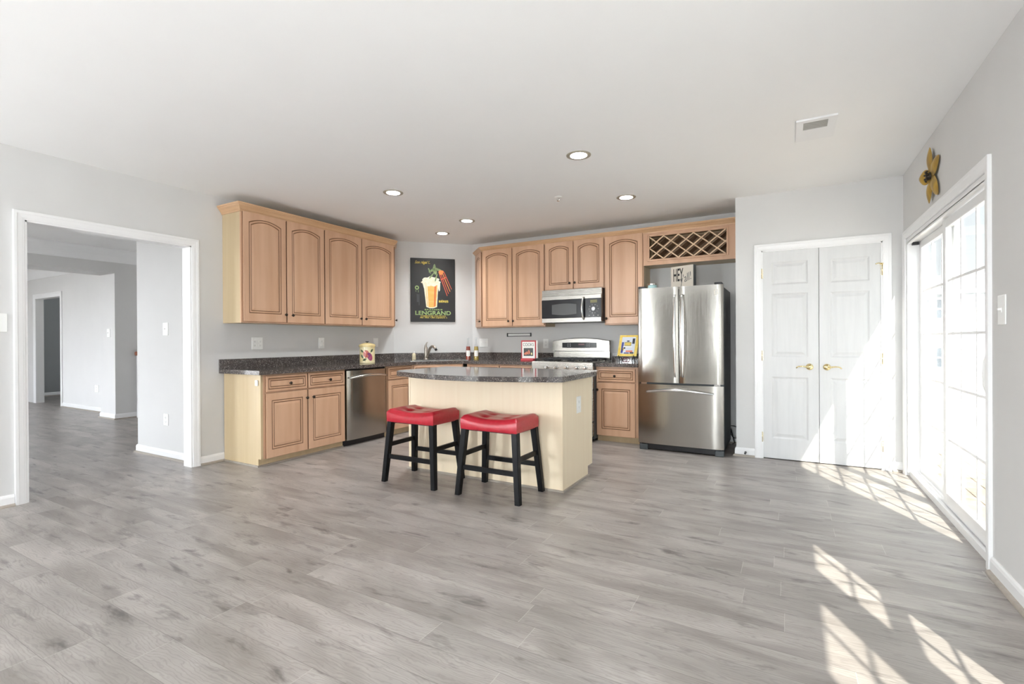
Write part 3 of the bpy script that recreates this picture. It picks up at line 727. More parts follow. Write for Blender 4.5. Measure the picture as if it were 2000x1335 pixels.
door(o, -1.950, -1.498, .702, .850, 0, -1.730, .768, name='drawer', fs=.022, ft=.022, fb=.022)
door(o, -1.950, -1.498, .074, .686, 0, -1.936, .606, fs=.058, ft=.068, fb=.078)

# ---- countertops
CZ0, CZ1 = .874, .914
s45 = math.sqrt(.5)
def diag(u, v):     # u along the diagonal front edge from its left end, v back towards the corner
    return (-4.27 + (u - v) * s45, 4.99 + (u + v) * s45)
DL = (Vector((-3.82, 5.44)) - Vector((-4.27, 4.99))).length
hole = [diag(DL / 2 - .34, .09), diag(DL / 2 + .34, .09), diag(DL / 2 + .34, .49), diag(DL / 2 - .34, .49)]
ct = tag(finish('countertop', slab([(XL, 2.795), (-4.27, 2.795), (-4.27, 4.99), (-3.82, 5.44), (-2.762, 5.44), (-2.762, YB), (DGX, YB), (XL, DGY)], [hole], CZ0, CZ1), 'counter'),
         'dark speckled countertop wrapping from the dining opening round to the stove', 'countertop', 'dark countertops')
bm = BM(); sweep(bm, [(XL + .001, 2.795), (XL + .001, DGY), (DGX, YB - .001), (-2.762, YB - .001)], [(0, CZ1), (.02, CZ1), (.02, 1.008), (.017, 1.012), (0, 1.012)])
finish('backsplash', bm, 'counter', ct)
ct = tag(finish('countertop', box(-1.955, -1.462, 5.44, YB, CZ0, CZ1), 'counter'), 'short dark countertop between the stove and the refrigerator', 'countertop', 'dark countertops')
finish('backsplash', box(-1.955, -1.462, YB - .021, YB - .001, CZ1, 1.012), 'counter', ct)

# ---- sink and faucet
sk = thing('kitchen_sink', 'stainless steel sink set into the diagonal corner counter', 'sink', (*diag(DL / 2, .29), CZ1), math.radians(45))
bm = BM()
for x0, x1, y0, y1 in ((-.385, .385, -.235, -.19), (-.385, .385, .19, .27), (-.385, -.33, -.19, .19), (.33, .385, -.19, .19), (-.012, .012, -.19, .19)): bx(bm, x0, x1, y0, y1, .001, .007)
finish('rim', bm, 'chrome', sk)
for s in (-1, 1):
    bm = BM(); a, b = (.012, .33) if s > 0 else (-.33, -.012)
    for q in ((a, a + .006, -.19, .19, -.19, 0), (b - .006, b, -.19, .19, -.19, 0), (a, b, -.19, -.184, -.19, 0), (a, b, .184, .19, -.19, 0), (a, b, -.19, .19, -.195, -.188)): bx(bm, *q)
    finish('bowl', bm, 'steelh', sk)
fx, fy = diag(.185, .555)
fo = thing('kitchen_faucet', 'brushed nickel arched kitchen faucet behind the corner sink', 'faucet', (fx, fy, CZ1 + .007), math.radians(12))
bm = BM(); lathe(bm, [(0, 0), (.034, 0), (.034, .006), (.028, .012), (.026, .02), (.0245, .12), (.027, .155), (.022, .175), (0, .18)], seg=24); finish('body', bm, 'nickel', fo, smooth=50)
bm = BM(); tube(bm, [(0, 0, .165), (-.004, -.004, .19), (.004, .0, .215), (.014, .002, .24), (.03, .004, .248)], [.020, .017, .011, .008, .005], 12); finish('lever', bm, 'nickel', fo)
bm = BM(); tube(bm, [(.012, -.004, .02), (.035, -.012, .07), (.06, -.02, .125), (.085, -.03, .165), (.115, -.04, .185), (.145, -.05, .183), (.172, -.058, .165), (.19, -.063, .142)], [.020, .019, .018, .0175, .018, .019, .019, .016], 14); finish('spout', bm, 'nickel', fo)
bm = BM(); tube(bm, [(.183, -.061, .150), (.196, -.065, .132)], [.0185, .018], 14); finish('spray_tip', bm, 'black', fo)
t = thing('soap_bottle', 'small cream soap bottle with white cap left of the faucet', 'bottle', (*diag(.012, .53), CZ1 + .001))
M['soap'] = mat('cream soap', (.72, .64, .44), .35)
bm = BM(); lathe(bm, [(0, 0), (.024, 0), (.027, .004), (.027, .078), (.022, .09), (.011, .097), (.011, .100), (0, .1)], seg=20); finish('body', bm, 'soap', t, smooth=40)
bm = BM(); lathe(bm, [(0, .1), (.014, .1), (.014, .120), (.010, .124), (0, .124)], seg=16); finish('cap', bm, 'plastic', t, smooth=40)

# ---- island
IX0, IX1, IY0, IY1 = -3.08, -1.525, 3.495, 4.15
isl = thing('kitchen_island', 'cream laminate kitchen island cabinet behind the red stools', 'kitchen island', ((IX0 + IX1) / 2, IY0, 0))
ox = (IX0 + IX1) / 2; hw = (IX1 - IX0) / 2
finish('body', box(-hw + .02, hw - .02, .02, IY1 - IY0 - .02, .085, .872), 'panel', isl)
sx0 = -2.318 - ox
finish('back_panel', box(-hw + .018, sx0 - .0012, .002, .02, 0, .872), 'island', isl)
finish('back_panel', box(sx0 + .0012, hw - .018, 0, .02, 0, .872), 'island', isl)
for a, b in ((-hw, -hw + .018), (hw - .018, hw)):
    bm = BM(); D = IY1 - IY0; bx(bm, a, b, -.001, D - .11, 0, .085); bx(bm, a, b, -.001, D, .085, .872); finish('side_panel', bm, 'island', isl)
finish('corner_strip', box(hw - .022, hw + .002, -.004, .0, 0, .872), 'island', isl)
finish('toe_kick', box(-hw + .02, hw - .02, IY1 - IY0 - .13, IY1 - IY0 - .11, 0, .085), 'panel', isl)
for a, b, k in ((-hw + .02, -.01, -.05), (.01, hw - .02, .05)):
    bm = BM(); raised_panel(bm, -b, -a, .10, .69); d = finish('door', bm, ['wood', 'glaze'], isl, loc=(0, IY1 - IY0 - .02, 0), rotz=PI); knob(d, k, .62)
    bm = BM(); raised_panel(bm, -b, -a, .71, .858, fs=.022, ft=.022, fb=.022); finish('drawer', bm, ['wood', 'glaze'], isl, loc=(0, IY1 - IY0 - .02, 0), rotz=PI)
bm = BM(); bx(bm, -hw - .014, hw + .014, -.016, 0, 0, .014); bx(bm, hw, hw + .014, 0, IY1 - IY0 - .10, 0, .014); finish('shoe_molding', bm, 'shoe', isl)
bow = [(-3.09, 3.37), (-3.04, 3.292)] + [(-3.04 + (1.607) * t / 16, 3.292 - .008 * t / 16 - .225 * math.sin(PI * t / 16)) for t in range(1, 16)] + [(-1.433, 3.284), (-1.436, 4.03), (-1.47, 4.16), (-3.14, 4.16), (-3.14, 3.45)]
tag(finish('island_countertop', slab(bow, [], CZ0, CZ1), 'counter'), 'dark speckled island countertop with a bowed front edge', 'countertop')

# ================================================================== APPLIANCES
def bowed(x0, x1, z0, z1, y, th, bow_, n=14, edge=.010):
    """door slab with a gently convex front (towards -y) and rounded ends"""
    bm = BM(); prof = []
    for k in range(n + 1):
        u = k / n; x = x0 + (x1 - x0) * u; e_ = min(u, 1 - u) * (x1 - x0)
        yy = y - bow_ * (1 - (2 * u - 1) ** 2) + (edge * (1 - e_ / .02) ** 2 if e_ < .02 else 0)
        prof.append((x, yy))
    prof = prof + [(x1, y + th), (x0, y + th)]
    A = [bm.verts.new((x, yy, z0)) for x, yy in prof]; B = [bm.verts.new((x, yy, z1)) for x, yy in prof]
    bridge(bm, A, B); bm.faces.new(A); bm.faces.new(B)
    return bm
# refrigerator
FX0, FX1 = -1.415, -.560; FYF = 5.29
fr = thing('refrigerator', 'stainless steel french door refrigerator with bottom freezer', 'refrigerator', ((FX0 + FX1) / 2, FYF, 0))
fw = (FX1 - FX0) / 2
finish('body', box(-fw + .004, fw - .004, .07, .74, .05, 1.715, bev=.004), 'greymetal', fr)
FBW = .006
def fdoor(name, x0, x1, z0, z1, bow_):
    return finish(name, bowed(x0, x1, z0, z1, .0, .062, bow_), 'steel', fr, smooth=25)
dl = fdoor('door', -fw, -.004, .727, 1.735, FBW); dr = fdoor('door', .004, fw, .727, 1.735, FBW); fz = fdoor('freezer_drawer', -fw, fw, .072, .708, .010)
def bar(parent, pts, r, name='handle'):
    bm = BM(); tube(bm, pts, r, 12); return finish(name, bm, 'chrome', parent)
for p_, x in ((dl, -.036), (dr, .038)):
    z0, z1 = .795, 1.645
    n = 18; pts = [(x, -.012, z0)] + [(x, -.022 - .040 * math.sin(PI * (.08 + .84 * k / n)), z0 + (z1 - z0) * k / n) for k in range(n + 1)] + [(x, -.012, z1)]
    bar(p_, pts, [.009] + [.009 + .006 * math.sin(PI * k / n) for k in range(n + 1)] + [.009])
n = 18; bar(fz, [(-.33, -.012, .632)] + [(-.33 + .66 * k / n, -.024 - .04 * math.sin(PI * (.08 + .84 * k / n)), .628 + .028 * math.sin(PI * k / n)) for k in range(n + 1)] + [(.33, -.012, .632)], [.010] + [.010 + .005 * math.sin(PI * k / n) for k in range(n + 1)] + [.010])
for x0, x1 in ((-fw + .0, -fw + .075), (fw - .085, fw - .01)):
    finish('hinge_cover', box(x0, x1, .01, .13, 1.736, 1.758, bev=.005), 'black', fr)
finish('kick_grille', box(-fw + .03, fw - .03, .03, .06, .012, .068), 'black', fr)
for x in (-fw + .05, fw - .045): finish('foot', box(x - .04, x + .045, .005, .06, 0, .06, bev=.006), 'greymetal', fr)
for x in (-fw + .06, fw - .06): finish('hinge', box(x - .03, x + .03, .01, .05, .708, .727), 'chrome', fr)
bm = BM(); bx(bm, fw - .083, fw - .070, -.0125, -.007, 1.625, 1.685); bx(bm, fw - .057, fw - .047, -.0095, -.004, 1.628, 1.688); finish('badge', bm, 'nickel', dr)
# things on the refrigerator
t = thing('canvas_sign', 'beige block sign reading HEY y all standing on the refrigerator', 'sign', (-1.01, 5.60, 1.717), math.radians(-24))
M['beige'] = mat('beige canvas', (.52, .47, .40), .8); M['ink'] = mat('black ink', (.012, .012, .012), .7); M['greyink'] = mat('grey ink', (.09, .09, .09), .7)
finish('panel', box(-.14, .14, 0, .045, 0, .275), 'beige', t); finish('edge', box(.14, .143, -.001, .046, 0, .275), 'greymetal', t)
text_obj('lettering', 'HEY', 'ink', .125, .14, t, (-.045, 0, .180), bold=.015)
text_obj('lettering', "y'all!", 'greyink', .165, .115, t, (.045, 0, .128), shear=.35, rot=.32, depth=.0016)
t = thing('candle_jar', 'pale aqua glass candle jar with silver lid on the refrigerator', 'jar', (-1.332, 5.60, 1.717))
bm = BM(); lathe(bm, [(0, 0), (.046, 0), (.05, .005), (.05, .075), (.046, .08), (0, .08)], seg=24); finish('jar', bm, mat('aqua wax jar', (.35, .52, .52), .15), t, smooth=40)
bm = BM(); lathe(bm, [(0, .08), (.052, .08), (.052, .096), (.048, .099), (0, .1)], seg=24); finish('lid', bm, 'chrome', t, smooth=40)
# power cord beside the refrigerator
bm = BM(); pts = [(-.552, 5.95, .22)] + [(-.508 + .045 * math.sin(a_) , 5.86 - .05 * math.cos(a_ * .5), .17 + .07 * math.cos(a_)) for a_ in [k * .42 for k in range(13)]] + [(-.52, 5.95, .03), (-.545, 6.0, .008)]
tag(finish('power_cord', tube(bm, pts, .005, 8), 'black'), 'black looped power cord on the floor right of the refrigerator', 'cord')

# microwave
mw = thing('microwave', 'stainless over the range microwave with black glass door', 'microwave', (-2.35, 5.66, 1.405))
mh = .405; mx = .398
finish('body', box(-mx, mx, .03, .415, .002, mh + .008), 'black', mw)
bm = BM(); bx(bm, -mx, mx, .012, .03, .335, mh + .008)
for k in range(7): bx(bm, -mx, mx, .0, .014, .338 + k * .011, .3435 + k * .011, .001)
finish('vent_grille', bm, 'steelh', mw)
finish('upper_trim', box(-mx, mx, -.008, .03, .285, .335, bev=.004), 'steelh', mw); finish('lower_trim', box(-mx, mx, -.008, .03, .0, .058, bev=.004), 'steelh', mw)
d = finish('door', box(-mx, .195, -.006, .03, .058, .285), 'blackgloss', mw)
def lens(x0, x1, z0, z1, y, bul, n=16):
    bm = BM(); top = [(x0 + (x1 - x0) * k / n, z1 + bul * math.sin(PI * k / n)) for k in range(n + 1)]; bot = [(x0 + (x1 - x0) * k / n, z0 - bul * math.sin(PI * k / n)) for k in range(n, -1, -1)]
    f = bm.faces.new([bm.verts.new((x, y, z)) for x, z in top + bot]); r = bmesh.ops.extrude_face_region(bm, geom=[f])
    for v in [g for g in r['geom'] if isinstance(g, bmesh.types.BMVert)]: v.co.y += .004
    return bm
finish('window', lens(-.255, .078, .105, .225, -.008, .012), mat('grey oven glass', (.085, .088, .088), .12), d)
bar(d, [(.178, -.006, .305)] + [(.176 - .012 * math.sin(PI * k / 12), -.02 - .03 * math.sin(PI * (.08 + .84 * k / 12)), .305 - .275 * k / 12) for k in range(13)] + [(.178, -.006, .028)], [.007] + [.008 + .004 * math.sin(PI * k / 12) for k in range(13)] + [.007])
cp = finish('control_panel', box(.197, mx, -.006, .03, .058, .285), 'blackgloss', mw)
finish('display', box(.258, .345, -.0075, -.004, .232, .268), mat('olive display', (.13, .115, .02), .3), cp)
bm = BM(); lathe(bm, [(0, 0), (.024, 0), (.026, .006), (.022, .016), (0, .018)], axis='y', o=(.300, -.006, .158), seg=24); finish('dial', bm, mat('silver dial', (.55, .55, .56), .35, .4), cp, smooth=40)
for k in range(10):
    a_ = 2 * PI * k / 10; bm = BM(); lathe(bm, [(0, 0), (.0068, 0), (.0055, .003), (0, .0035)], axis='y', o=(.300 + .058 * math.cos(a_), -.006, .158 + .052 * math.sin(a_)), seg=10); finish('button', bm, 'plasticgrey', cp)
for x in (.245, .3, .355): finish('button', box(x - .007, x + .007, -.0075, -.005, .072, .084), 'plasticgrey', cp)

# range
rg = thing('gas_range', 'stainless gas range with arched backguard under the microwave', 'stove', (-2.356, 5.365, 0))
rw = .396
finish('body', box(-rw, rw, .045, .69, .03, .905), 'greymetal', rg)
finish('control_panel', box(-rw, rw, 0, .05, .80, .925, bev=.006), 'steelh', rg)
finish('cooktop', box(-rw, rw, .02, .60, .905, .926, bev=.004), 'steelh', rg)
for k, x in enumerate((-.185, -.070, .065, .20, .305)):
    bm = BM(); lathe(bm, [(0, 0), (.024, 0), (.024, .004), (.019, .007), (.0175, .032), (.014, .037), (0, .038)], axis='y', o=(x, 0, .858), seg=20); bx(bm, x - .004, x + .004, -.044, -.03, .842, .874, .001)
    finish('knob', bm, 'chrome', rg, smooth=40)
d = finish('oven_door', box(-rw + .003, rw - .003, -.002, .045, .24, .79, bev=.006), 'steelh', rg); finish('window', box(-.25, .25, -.005, 0, .36, .62), 'blackgloss', d); bar(d, [(-.33, 0, .745), (-.33, -.045, .745), (.33, -.045, .745), (.33, 0, .745)], .011)
finish('lower_drawer', box(-rw + .003, rw - .003, -.002, .045, .06, .23, bev=.006), 'steelh', rg)
# backguard with arched top
bm = BM(); n = 20
front = [(-rw + .012 - .006 * 0, .628, .925), (rw - .012, .628, .925)]
def bg_loop(y, half, z_lo, z_sh, z_top):
    pts = [(-half, z_lo), (half, z_lo)] + [(half - 2 * half * k / n, z_sh + (z_top - z_sh) * math.sin(PI * k / n)) for k in range(n + 1)]
    return [bm.verts.new((x, y, z)) for x, z in pts]
A = bg_loop(.618, rw - .004, 1.042, 1.168, 1.205); B = bg_loop(.64, rw - .01, 1.042, 1.178, 1.215); C_ = bg_loop(.69, rw - .01, 1.042, 1.178, 1.215)
bridge(bm, A, B); bridge(bm, B, C_); bm.faces.new(A); bm.faces.new(C_)
bgd = finish('backguard', bm, 'steelh', rg)
finish('backguard_riser', box(-rw + .006, rw - .006, .64, .69, .925, 1.036), 'steelh', rg); finish('backguard_slot', box(-rw + .02, rw - .02, .65, .68, 1.034, 1.044), 'black', rg)
finish('display_panel', lens(-.25, .225, 1.085, 1.150, .613, .004), 'blackgloss', bgd)
finish('clock', box(-.02, .06, .611, .613, 1.118, 1.138), mat('dim red display', (.10, .02, .02), .3), bgd)
for k in range(8):
    x = (-.175, -.145, -.175, -.145, .09, .12, .09, .12)[k]; z = 1.14 - .025 * ((k // 2) % 2); finish('touch_key', box(x, x + .014, .611, .613, z - .012, z - .005), 'plasticgrey', bgd)
M['burner'] = mat('burner cap', (.02, .02, .022), .35)
for gx in (-.25, 0, .25):
    bm = BM(); w2 = .115
    for xx in (-w2, 0, w2): tube(bm, [(gx + xx, .05, .955), (gx + xx, .56, .955)], .007, 6)
    for yy in (.06, .18, .305, .43, .555): tube(bm, [(gx - w2, yy, .955), (gx + w2, yy, .955)], .007, 6)
    for xx in (-w2, w2):
        for yy in (.06, .305, .555): tube(bm, [(gx + xx, yy, .926), (gx + xx, yy, .955)], .007, 6)
    for yy in (.18, .43):
        for xx in (-.06, .06): tube(bm, [(gx + xx, yy, .955), (gx + xx * .3, yy, .963)], .006, 6)
    finish('grate', bm, 'iron', rg)
    for yy in ((.18, .43) if gx else (.305,)):
        bm = BM(); lathe(bm, [(0, .926), (.05, .926), (.048, .936), (.034, .938), (.034, .945), (0, .947)], cx=gx, cy=yy, seg=20); finish('burner', bm, 'burner', rg, smooth=40)

# dishwasher
dw = thing('dishwasher', 'stainless dishwasher with curved bar handle under the left counter', 'dishwasher', (BXF, 4.178, 0), LROT)
finish('body', box(-.325, .318, .03, .58, .06, .868), 'black', dw)
d = finish('door', bowed(-.312, .315, .068, .852, -.012, .04, .010), 'steel', dw, smooth=25)
bar(d, [(-.285, -.012, .772)] + [(-.285 + .57 * k / 14, -.030 - .03 * math.sin(PI * (.08 + .84 * k / 14)), .770 + .022 * math.sin(PI * k / 14)) for k in range(15)] + [(.285, -.012, .772)], [.009] + [.010 + .004 * math.sin(PI * k / 14) for k in range(15)] + [.009])
finish('kick_plate', box(-.325, .318, .045, .06, .0, .062), 'black', dw)

# ================================================================== STOOLS
def leg_bm(top, bot, w0, w1):
    bm = BM(); r = []
    for (x, y, z), w_ in ((bot, w1), (top, w0)):
        r.append([bm.verts.new((x + a * w_ / 2, y + b * w_ / 2, z)) for a, b in ((-1, -1), (1, -1), (1, 1), (-1, 1))])
    bridge(bm, r[0], r[1]); bm.faces.new(r[0]); bm.faces.new(r[1])
    es = [e for e in bm.edges if abs(e.verts[0].co.z - e.verts[1].co.z) > .1]
    bmesh.ops.bevel(bm, geom=es, offset=.004, segments=2, affect='EDGES'); return bm
def seat_bm():
    bm = BM(); nx, ny = 30, 20; SXH, SYH = .248, .178; zb = .503
    dim = [(-.10, -.06), (.10, -.06), (-.10, .06), (.10, .06)]
    grid = []
    for i in range(nx + 1):
        col = []
        for j in range(ny + 1):
            u, v = -1 + 2 * i / nx, -1 + 2 * j / ny
            x, y = u * SXH * .985, v * SYH * .985
            z = .590 + .034 * (abs(u) ** 2.2) * (1 - .15 * v * v) - .010 * (1 - v * v) * 0
            ed = min(1 - abs(u), (1 - abs(v)) * SYH / SXH); z -= .030 * max(0, 1 - ed / .14) ** 2.4
            for a, b in dim:
                q = ((x - a) / .030) ** 2 + ((y - b) / .030) ** 2; z -= .018 * math.exp(-q)
            z += .004 * math.cos(y / .06 * PI) * math.exp(-((abs(x) - .1) / .08) ** 2) * (1 - abs(v)) 
            col.append(bm.verts.new((x, y, z)))
        grid.append(col)
    for i in range(nx):
        for j in range(ny): bm.faces.new((grid[i][j], grid[i + 1][j], grid[i + 1][j + 1], grid[i][j + 1]))
    rim = [grid[i][0] for i in range(nx)] + [grid[nx][j] for j in range(ny)] + [grid[i][ny] for i in range(nx, 0, -1)] + [grid[0][j] for j in range(ny, 0, -1)]
    prev = rim
    for k, (g, zz) in enumerate(((1.012, .045), (1.015, .52), (1.01, .93), (.99, 1.0))):
        ring = []
        for v in rim: ring.append(bm.verts.new((v.co.x * g, v.co.y * g, v.co.z + (zb - v.co.z) * zz)))
        bridge(bm, prev, ring); prev = ring
    bm.faces.new(prev); return bm
st = thing('bar_stool', 'red tufted saddle stool in front, nearer the right end of the island', 'stool', (-1.953, 3.262, 0), 0, 'red saddle stools')
finish('seat', seat_bm(), 'leather', st, smooth=60)
LT, LB = (.222, .150), (.264, .190)
for sx_ in (-1, 1):
    for sy_ in (-1, 1): finish('leg', leg_bm((sx_ * LT[0], sy_ * LT[1], .508), (sx_ * LB[0], sy_ * LB[1], 0), .050, .042), 'stoolwood', st)
def at_z(z): t_ = 1 - z / .508; return LT[0] + (LB[0] - LT[0]) * t_, LT[1] + (LB[1] - LT[1]) * t_
for sy_ in (-1, 1):
    a, b = at_z(.213); finish('stretcher', box(-a, a, sy_ * b - .011, sy_ * b + .011, .195, .231, bev=.002), 'stoolwood', st)
for sx_ in (-1, 1):
    a, b = at_z(.308); finish('stretcher', box(sx_ * a - .011, sx_ * a + .011, -b, b, .290, .326, bev=.002), 'stoolwood', st)
for sy_ in (-1, 1):
    finish('apron', box(-LT[0], LT[0], sy_ * LT[1] - .01, sy_ * LT[1] + .01, .496, .508), 'stoolwood', st)
s2 = copy_tree(st); s2.location = (-2.712, 3.258, 0); s2['label'] = 'red tufted saddle stool behind, nearer the dishwasher'

# ================================================================== SMALL THINGS
# canister with fruit
cn = thing('cookie_canister', 'yellow ceramic canister painted with plums on the left counter', 'canister', (-4.56, 4.415, CZ1))
M['cream'] = mat('yellow glazed ceramic', (.74, .60, .30), .18); M['creamb'] = noisy('cream glaze', (.74, .62, .32), (.80, .72, .48), (9, 9, 9), .18)
M['plumr'] = noisy('red plum', (.42, .05, .04), (.55, .16, .12), (30, 30, 30), .2); M['plump'] = noisy('purple plum', (.16, .03, .12), (.42, .08, .16), (30, 30, 30), .2); M['leaf'] = noisy('dark leaf', (.03, .06, .035), (.10, .14, .07), (50, 50, 50), .3)
bm = BM(); lathe(bm, [(0, 0), (.088, 0), (.092, .004), (.092, .20), (0, .20)], seg=36); cb_ = finish('body', bm, 'creamb', cn, smooth=40)
ld = lathe(BM(), [(0, .20), (.098, .20), (.101, .206), (.099, .228), (.085, .236), (.05, .246), (.022, .252), (0, .253)], seg=36); ld = finish('lid', ld, 'cream', cn, smooth=40)
bm = BM(); lathe(bm, [(0, .252), (.010, .252), (.010, .259), (.021, .262), (.021, .270), (0, .272)], seg=20); finish('knob', bm, 'black', ld, smooth=40)
def decal(name, m_, a0, zc, ra, rz, tilt=0, pointed=False):
    """raised painted shape wrapped on the canister wall; a0 = angle towards the viewer"""
    bm = BM(); R = .0925; pts = []
    for k in range(28):
        q = 2 * PI * k / 28; u, v = ra * math.cos(q), rz * math.sin(q)
        if pointed: u *= (1 - abs(math.sin(q)) ** 1.5 * .75)
        pts.append((u * math.cos(tilt) - v * math.sin(tilt), u * math.sin(tilt) + v * math.cos(tilt)))
    ring = [bm.verts.new((R * math.cos(a0 + u / R), R * math.sin(a0 + u / R), zc + v)) for u, v in pts]; c_ = bm.verts.new(((R + .003) * math.cos(a0), (R + .003) * math.sin(a0), zc))
    for k in range(28): bm.faces.new((ring[k], ring[(k + 1) % 28], c_))
    finish(name, bm, m_, cb_)
VA = math.atan2(-4.415, 4.56)
decal('painted_plum', 'plumr', VA - .16, .115, .036, .046); decal('painted_plum', 'plump', VA + .34, .080, .031, .052, .35)
for a_, z_, t_ in ((-.75, .150, .9), (.62, .155, -.7), (-.72, .085, .7), (-.35, .045, -1.1)): decal('painted_leaf', 'leaf', VA + a_, z_, .014, .030, t_, True)

def bottle(label, x, y, liq, r=.037, h=.315):
    t = thing('glass_bottle', label, 'bottle', (x, y, CZ1), 0, 'clear glass bottles')
    bm = BM(); lathe(bm, [(0, .001), (r, .001), (r + .001, .006), (r * .97, .05), (r * .93, .13), (r * .80, .185), (r * .45, .225), (.0125, .245), (.0125, h - .02), (.015, h - .018), (.015, h), (0, h)], seg=24); finish('glass', bm, 'bottleglass', t, smooth=40)
    bm = BM(); lathe(bm, [(0, .004), (r - .003, .004), (r * .93 - .003, .13), (r * .80 - .003, .183), (r * .72, .19), (0, .19)], seg=24); finish('liquid', bm, liq, t, smooth=40)
    bm = BM(); a0 = math.atan2(-y, -x); k_ = 10
    for i in range(k_): 
        a1, a2 = a0 - .75 + 1.5 * i / k_, a0 - .75 + 1.5 * (i + 1) / k_; rr = r + .0012
        bm.faces.new([bm.verts.new((rr * math.cos(a_), rr * math.sin(a_), z_)) for a_, z_ in ((a1, .055), (a2, .055), (a2, .135), (a1, .135))])
    finish('label', bm, 'paper', t, recalc=False)
M['pinkliq'] = mat('rosy red liquid', (.33, .06, .035), .1); M['goldliq'] = mat('golden liquid', (.42, .30, .07), .1)
bottle('clear bottle of rosy red liquid on the back counter, the left of two', -3.925, 5.70, 'pinkliq'); bottle('clear bottle of golden liquid on the back counter, the right of two', -3.79, 5.70, 'goldliq')

# cookbook on a red stand
t = thing('cookbook', 'white cookbook with red border standing on the counter left of the stove', 'book', (-2.965, 5.70, CZ1), math.radians(4))
finish('stand', box(-.105, .075, -.03, .05, 0, .022, bev=.003), 'red', t)
finish('pages', box(-.095, .123, .003, .030, .022, .268), 'paper', t)
cv_ = finish('cover', box(-.105, .105, -.004, .003, .022, .27), 'red', t); finish('inset', box(-.090, .090, -.0055, -.003, .036, .252), 'paper', cv_)
finish('photo', box(-.068, .066, -.007, -.0045, .066, .170), mat('dark photo', (.035, .035, .03), .3), cv_)
text_obj('title', 'COOKS', 'ink', .155, .040, t, (0, -.0055, .215), shear=0)
M['pepper'] = mat('pink pepper', (.62, .18, .10), .4); M['paleyel'] = mat('pale yellow', (.70, .62, .28), .4)
for i, (x, z, rz_, tl, m_) in enumerate(((.010, .118, .030, .25, 'pepper'), (-.012, .105, .024, .5, 'pepper'), (-.045, .100, .024, -.9, 'pepper'), (-.03, .095, .02, -.6, 'pepper'), (.045, .095, .016, 0, 'paleyel'))):
    bm = BM(); f = bm.faces.new([bm.verts.new((x + .010 * math.cos(q) * math.cos(tl) - rz_ * math.sin(q) * math.sin(tl), -.0078, z + .010 * math.cos(q) * math.sin(tl) + rz_ * math.sin(q) * math.cos(tl))) for q in [2 * PI * k / 16 for k in range(16)]])
    finish('printed_vegetable', bm, m_, cv_)

# yellow framed picture on a wire stand
t = thing('framed_picture', 'yellow framed picture tilted on the counter beside the refrigerator', 'picture frame', (-1.665, 5.72, CZ1 + .075), 0)
def tilted(name, x0, x1, z0, z1, y0, y1, m_, par, tilt=-.20, lean=.09, **k):
    bm = box(x0, x1, y0, y1, z0, z1)
    for v in bm.verts:
        x, y, z = v.co; v.co = Vector((x + z * lean, y - z * math.sin(tilt), z * math.cos(tilt)))
    return finish(name, bm, m_, par)
M['yellow'] = noisy('yellow painted frame', (.68, .46, .06), (.76, .58, .14), (30, 30, 30), .4); M['blue'] = mat('ultramarine paint', (.03, .04, .22), .5); M['skyp'] = mat('pale print', (.62, .66, .72), .5); M['navy'] = mat('dark navy', (.012, .015, .035), .4); M['olive'] = mat('olive gold', (.34, .27, .05), .5)
frm = tilted('frame', -.115, .115, 0, .255, 0, .018, 'yellow', t)
tilted('print', -.082, .082, .030, .232, -.003, .001, 'skyp', frm)
for x0, x1, z0, z1, m_ in ((-.045, .035, .125, .170, 'olive'), (-.04, .03, .135, .160, 'yellow'), (-.08, -.055, .04, .17, 'blue'), (.045, .075, .15, .215, 'navy'), (-.02, .01, .175, .19, 'navy'), (-.05, -.03, .09, .11, 'navy'), (-.02, .06, .05, .07, 'pepper'), (.03, .075, .032, .05, 'navy'), (-.04, .02, .032, .045, 'blue'), (-.075, -.045, .07, .10, 'yellow'), (-.06, .05, .108, .12, 'paper')):
    tilted('painted_patch', x0, x1, z0, z1, -.0045, -.002, m_, frm)
t2 = thing('picture_stand', 'dark scrolled metal stand under the yellow framed picture', 'stand', (-1.665, 5.72, CZ1))
bm = BM()
for s in (-1, 1): tube(bm, [(s * .09, -.035, .085), (s * .09, -.03, .066), (s * .085, .03, .064), (s * .07, .06, .03), (s * .08, .05, .004)], .006, 8); tube(bm, [(s * .085, -.02, .064), (s * .07, -.03, .03), (s * .08, -.035, .004)], .006, 8)
finish('legs', bm, 'iron', t2)
finish('shelf', box(-.12, .12, -.035, .05, .064, .072), 'iron', t2)
bm = BM()
for s in (-1, 1): tube(bm, [(s * .015 + s * .028 * math.cos(q) , -.03, .035 + .026 * math.sin(q)) for q in [k * .45 for k in range(14)]], .005, 8)
finish('scroll', bm, mat('dark red enamel', (.10, .012, .02), .4), t2)

# beer poster on the diagonal wall
pw, ph = .645, .925
pc = Vector(((-4.732 - 4.281) / 2, (5.428 + 5.879) / 2)); pz = 1.925
po = thing('wall_poster', 'black canvas poster of a foaming beer glass above the corner sink', 'poster', (pc.x - .012, pc.y + .012, pz), math.radians(45))
M['posterblack'] = mat('poster black', (.012, .012, .013), .5); M['beer'] = noisy('amber beer', (.72, .36, .07), (.80, .46, .14), (3, 3, 20), .5); M['beero'] = mat('orange stripe', (.62, .16, .04), .5); M['foam'] = noisy('cream foam', (.74, .66, .46), (.85, .80, .66), (26, 26, 26), .6)
M['pgreen'] = mat('pale green ink', (.30, .42, .16), .5); M['pyel'] = mat('yellow ink', (.80, .62, .10), .5); M['sprig'] = noisy('sprig green', (.10, .17, .06), (.34, .42, .20), (40, 40, 40), .5); M['pred'] = mat('red ink', (.62, .10, .05), .5); M['porange'] = mat('orange ink', (.75, .25, .06), .5); M['pgrey'] = mat('grey ink lines', (.10, .10, .11), .5)
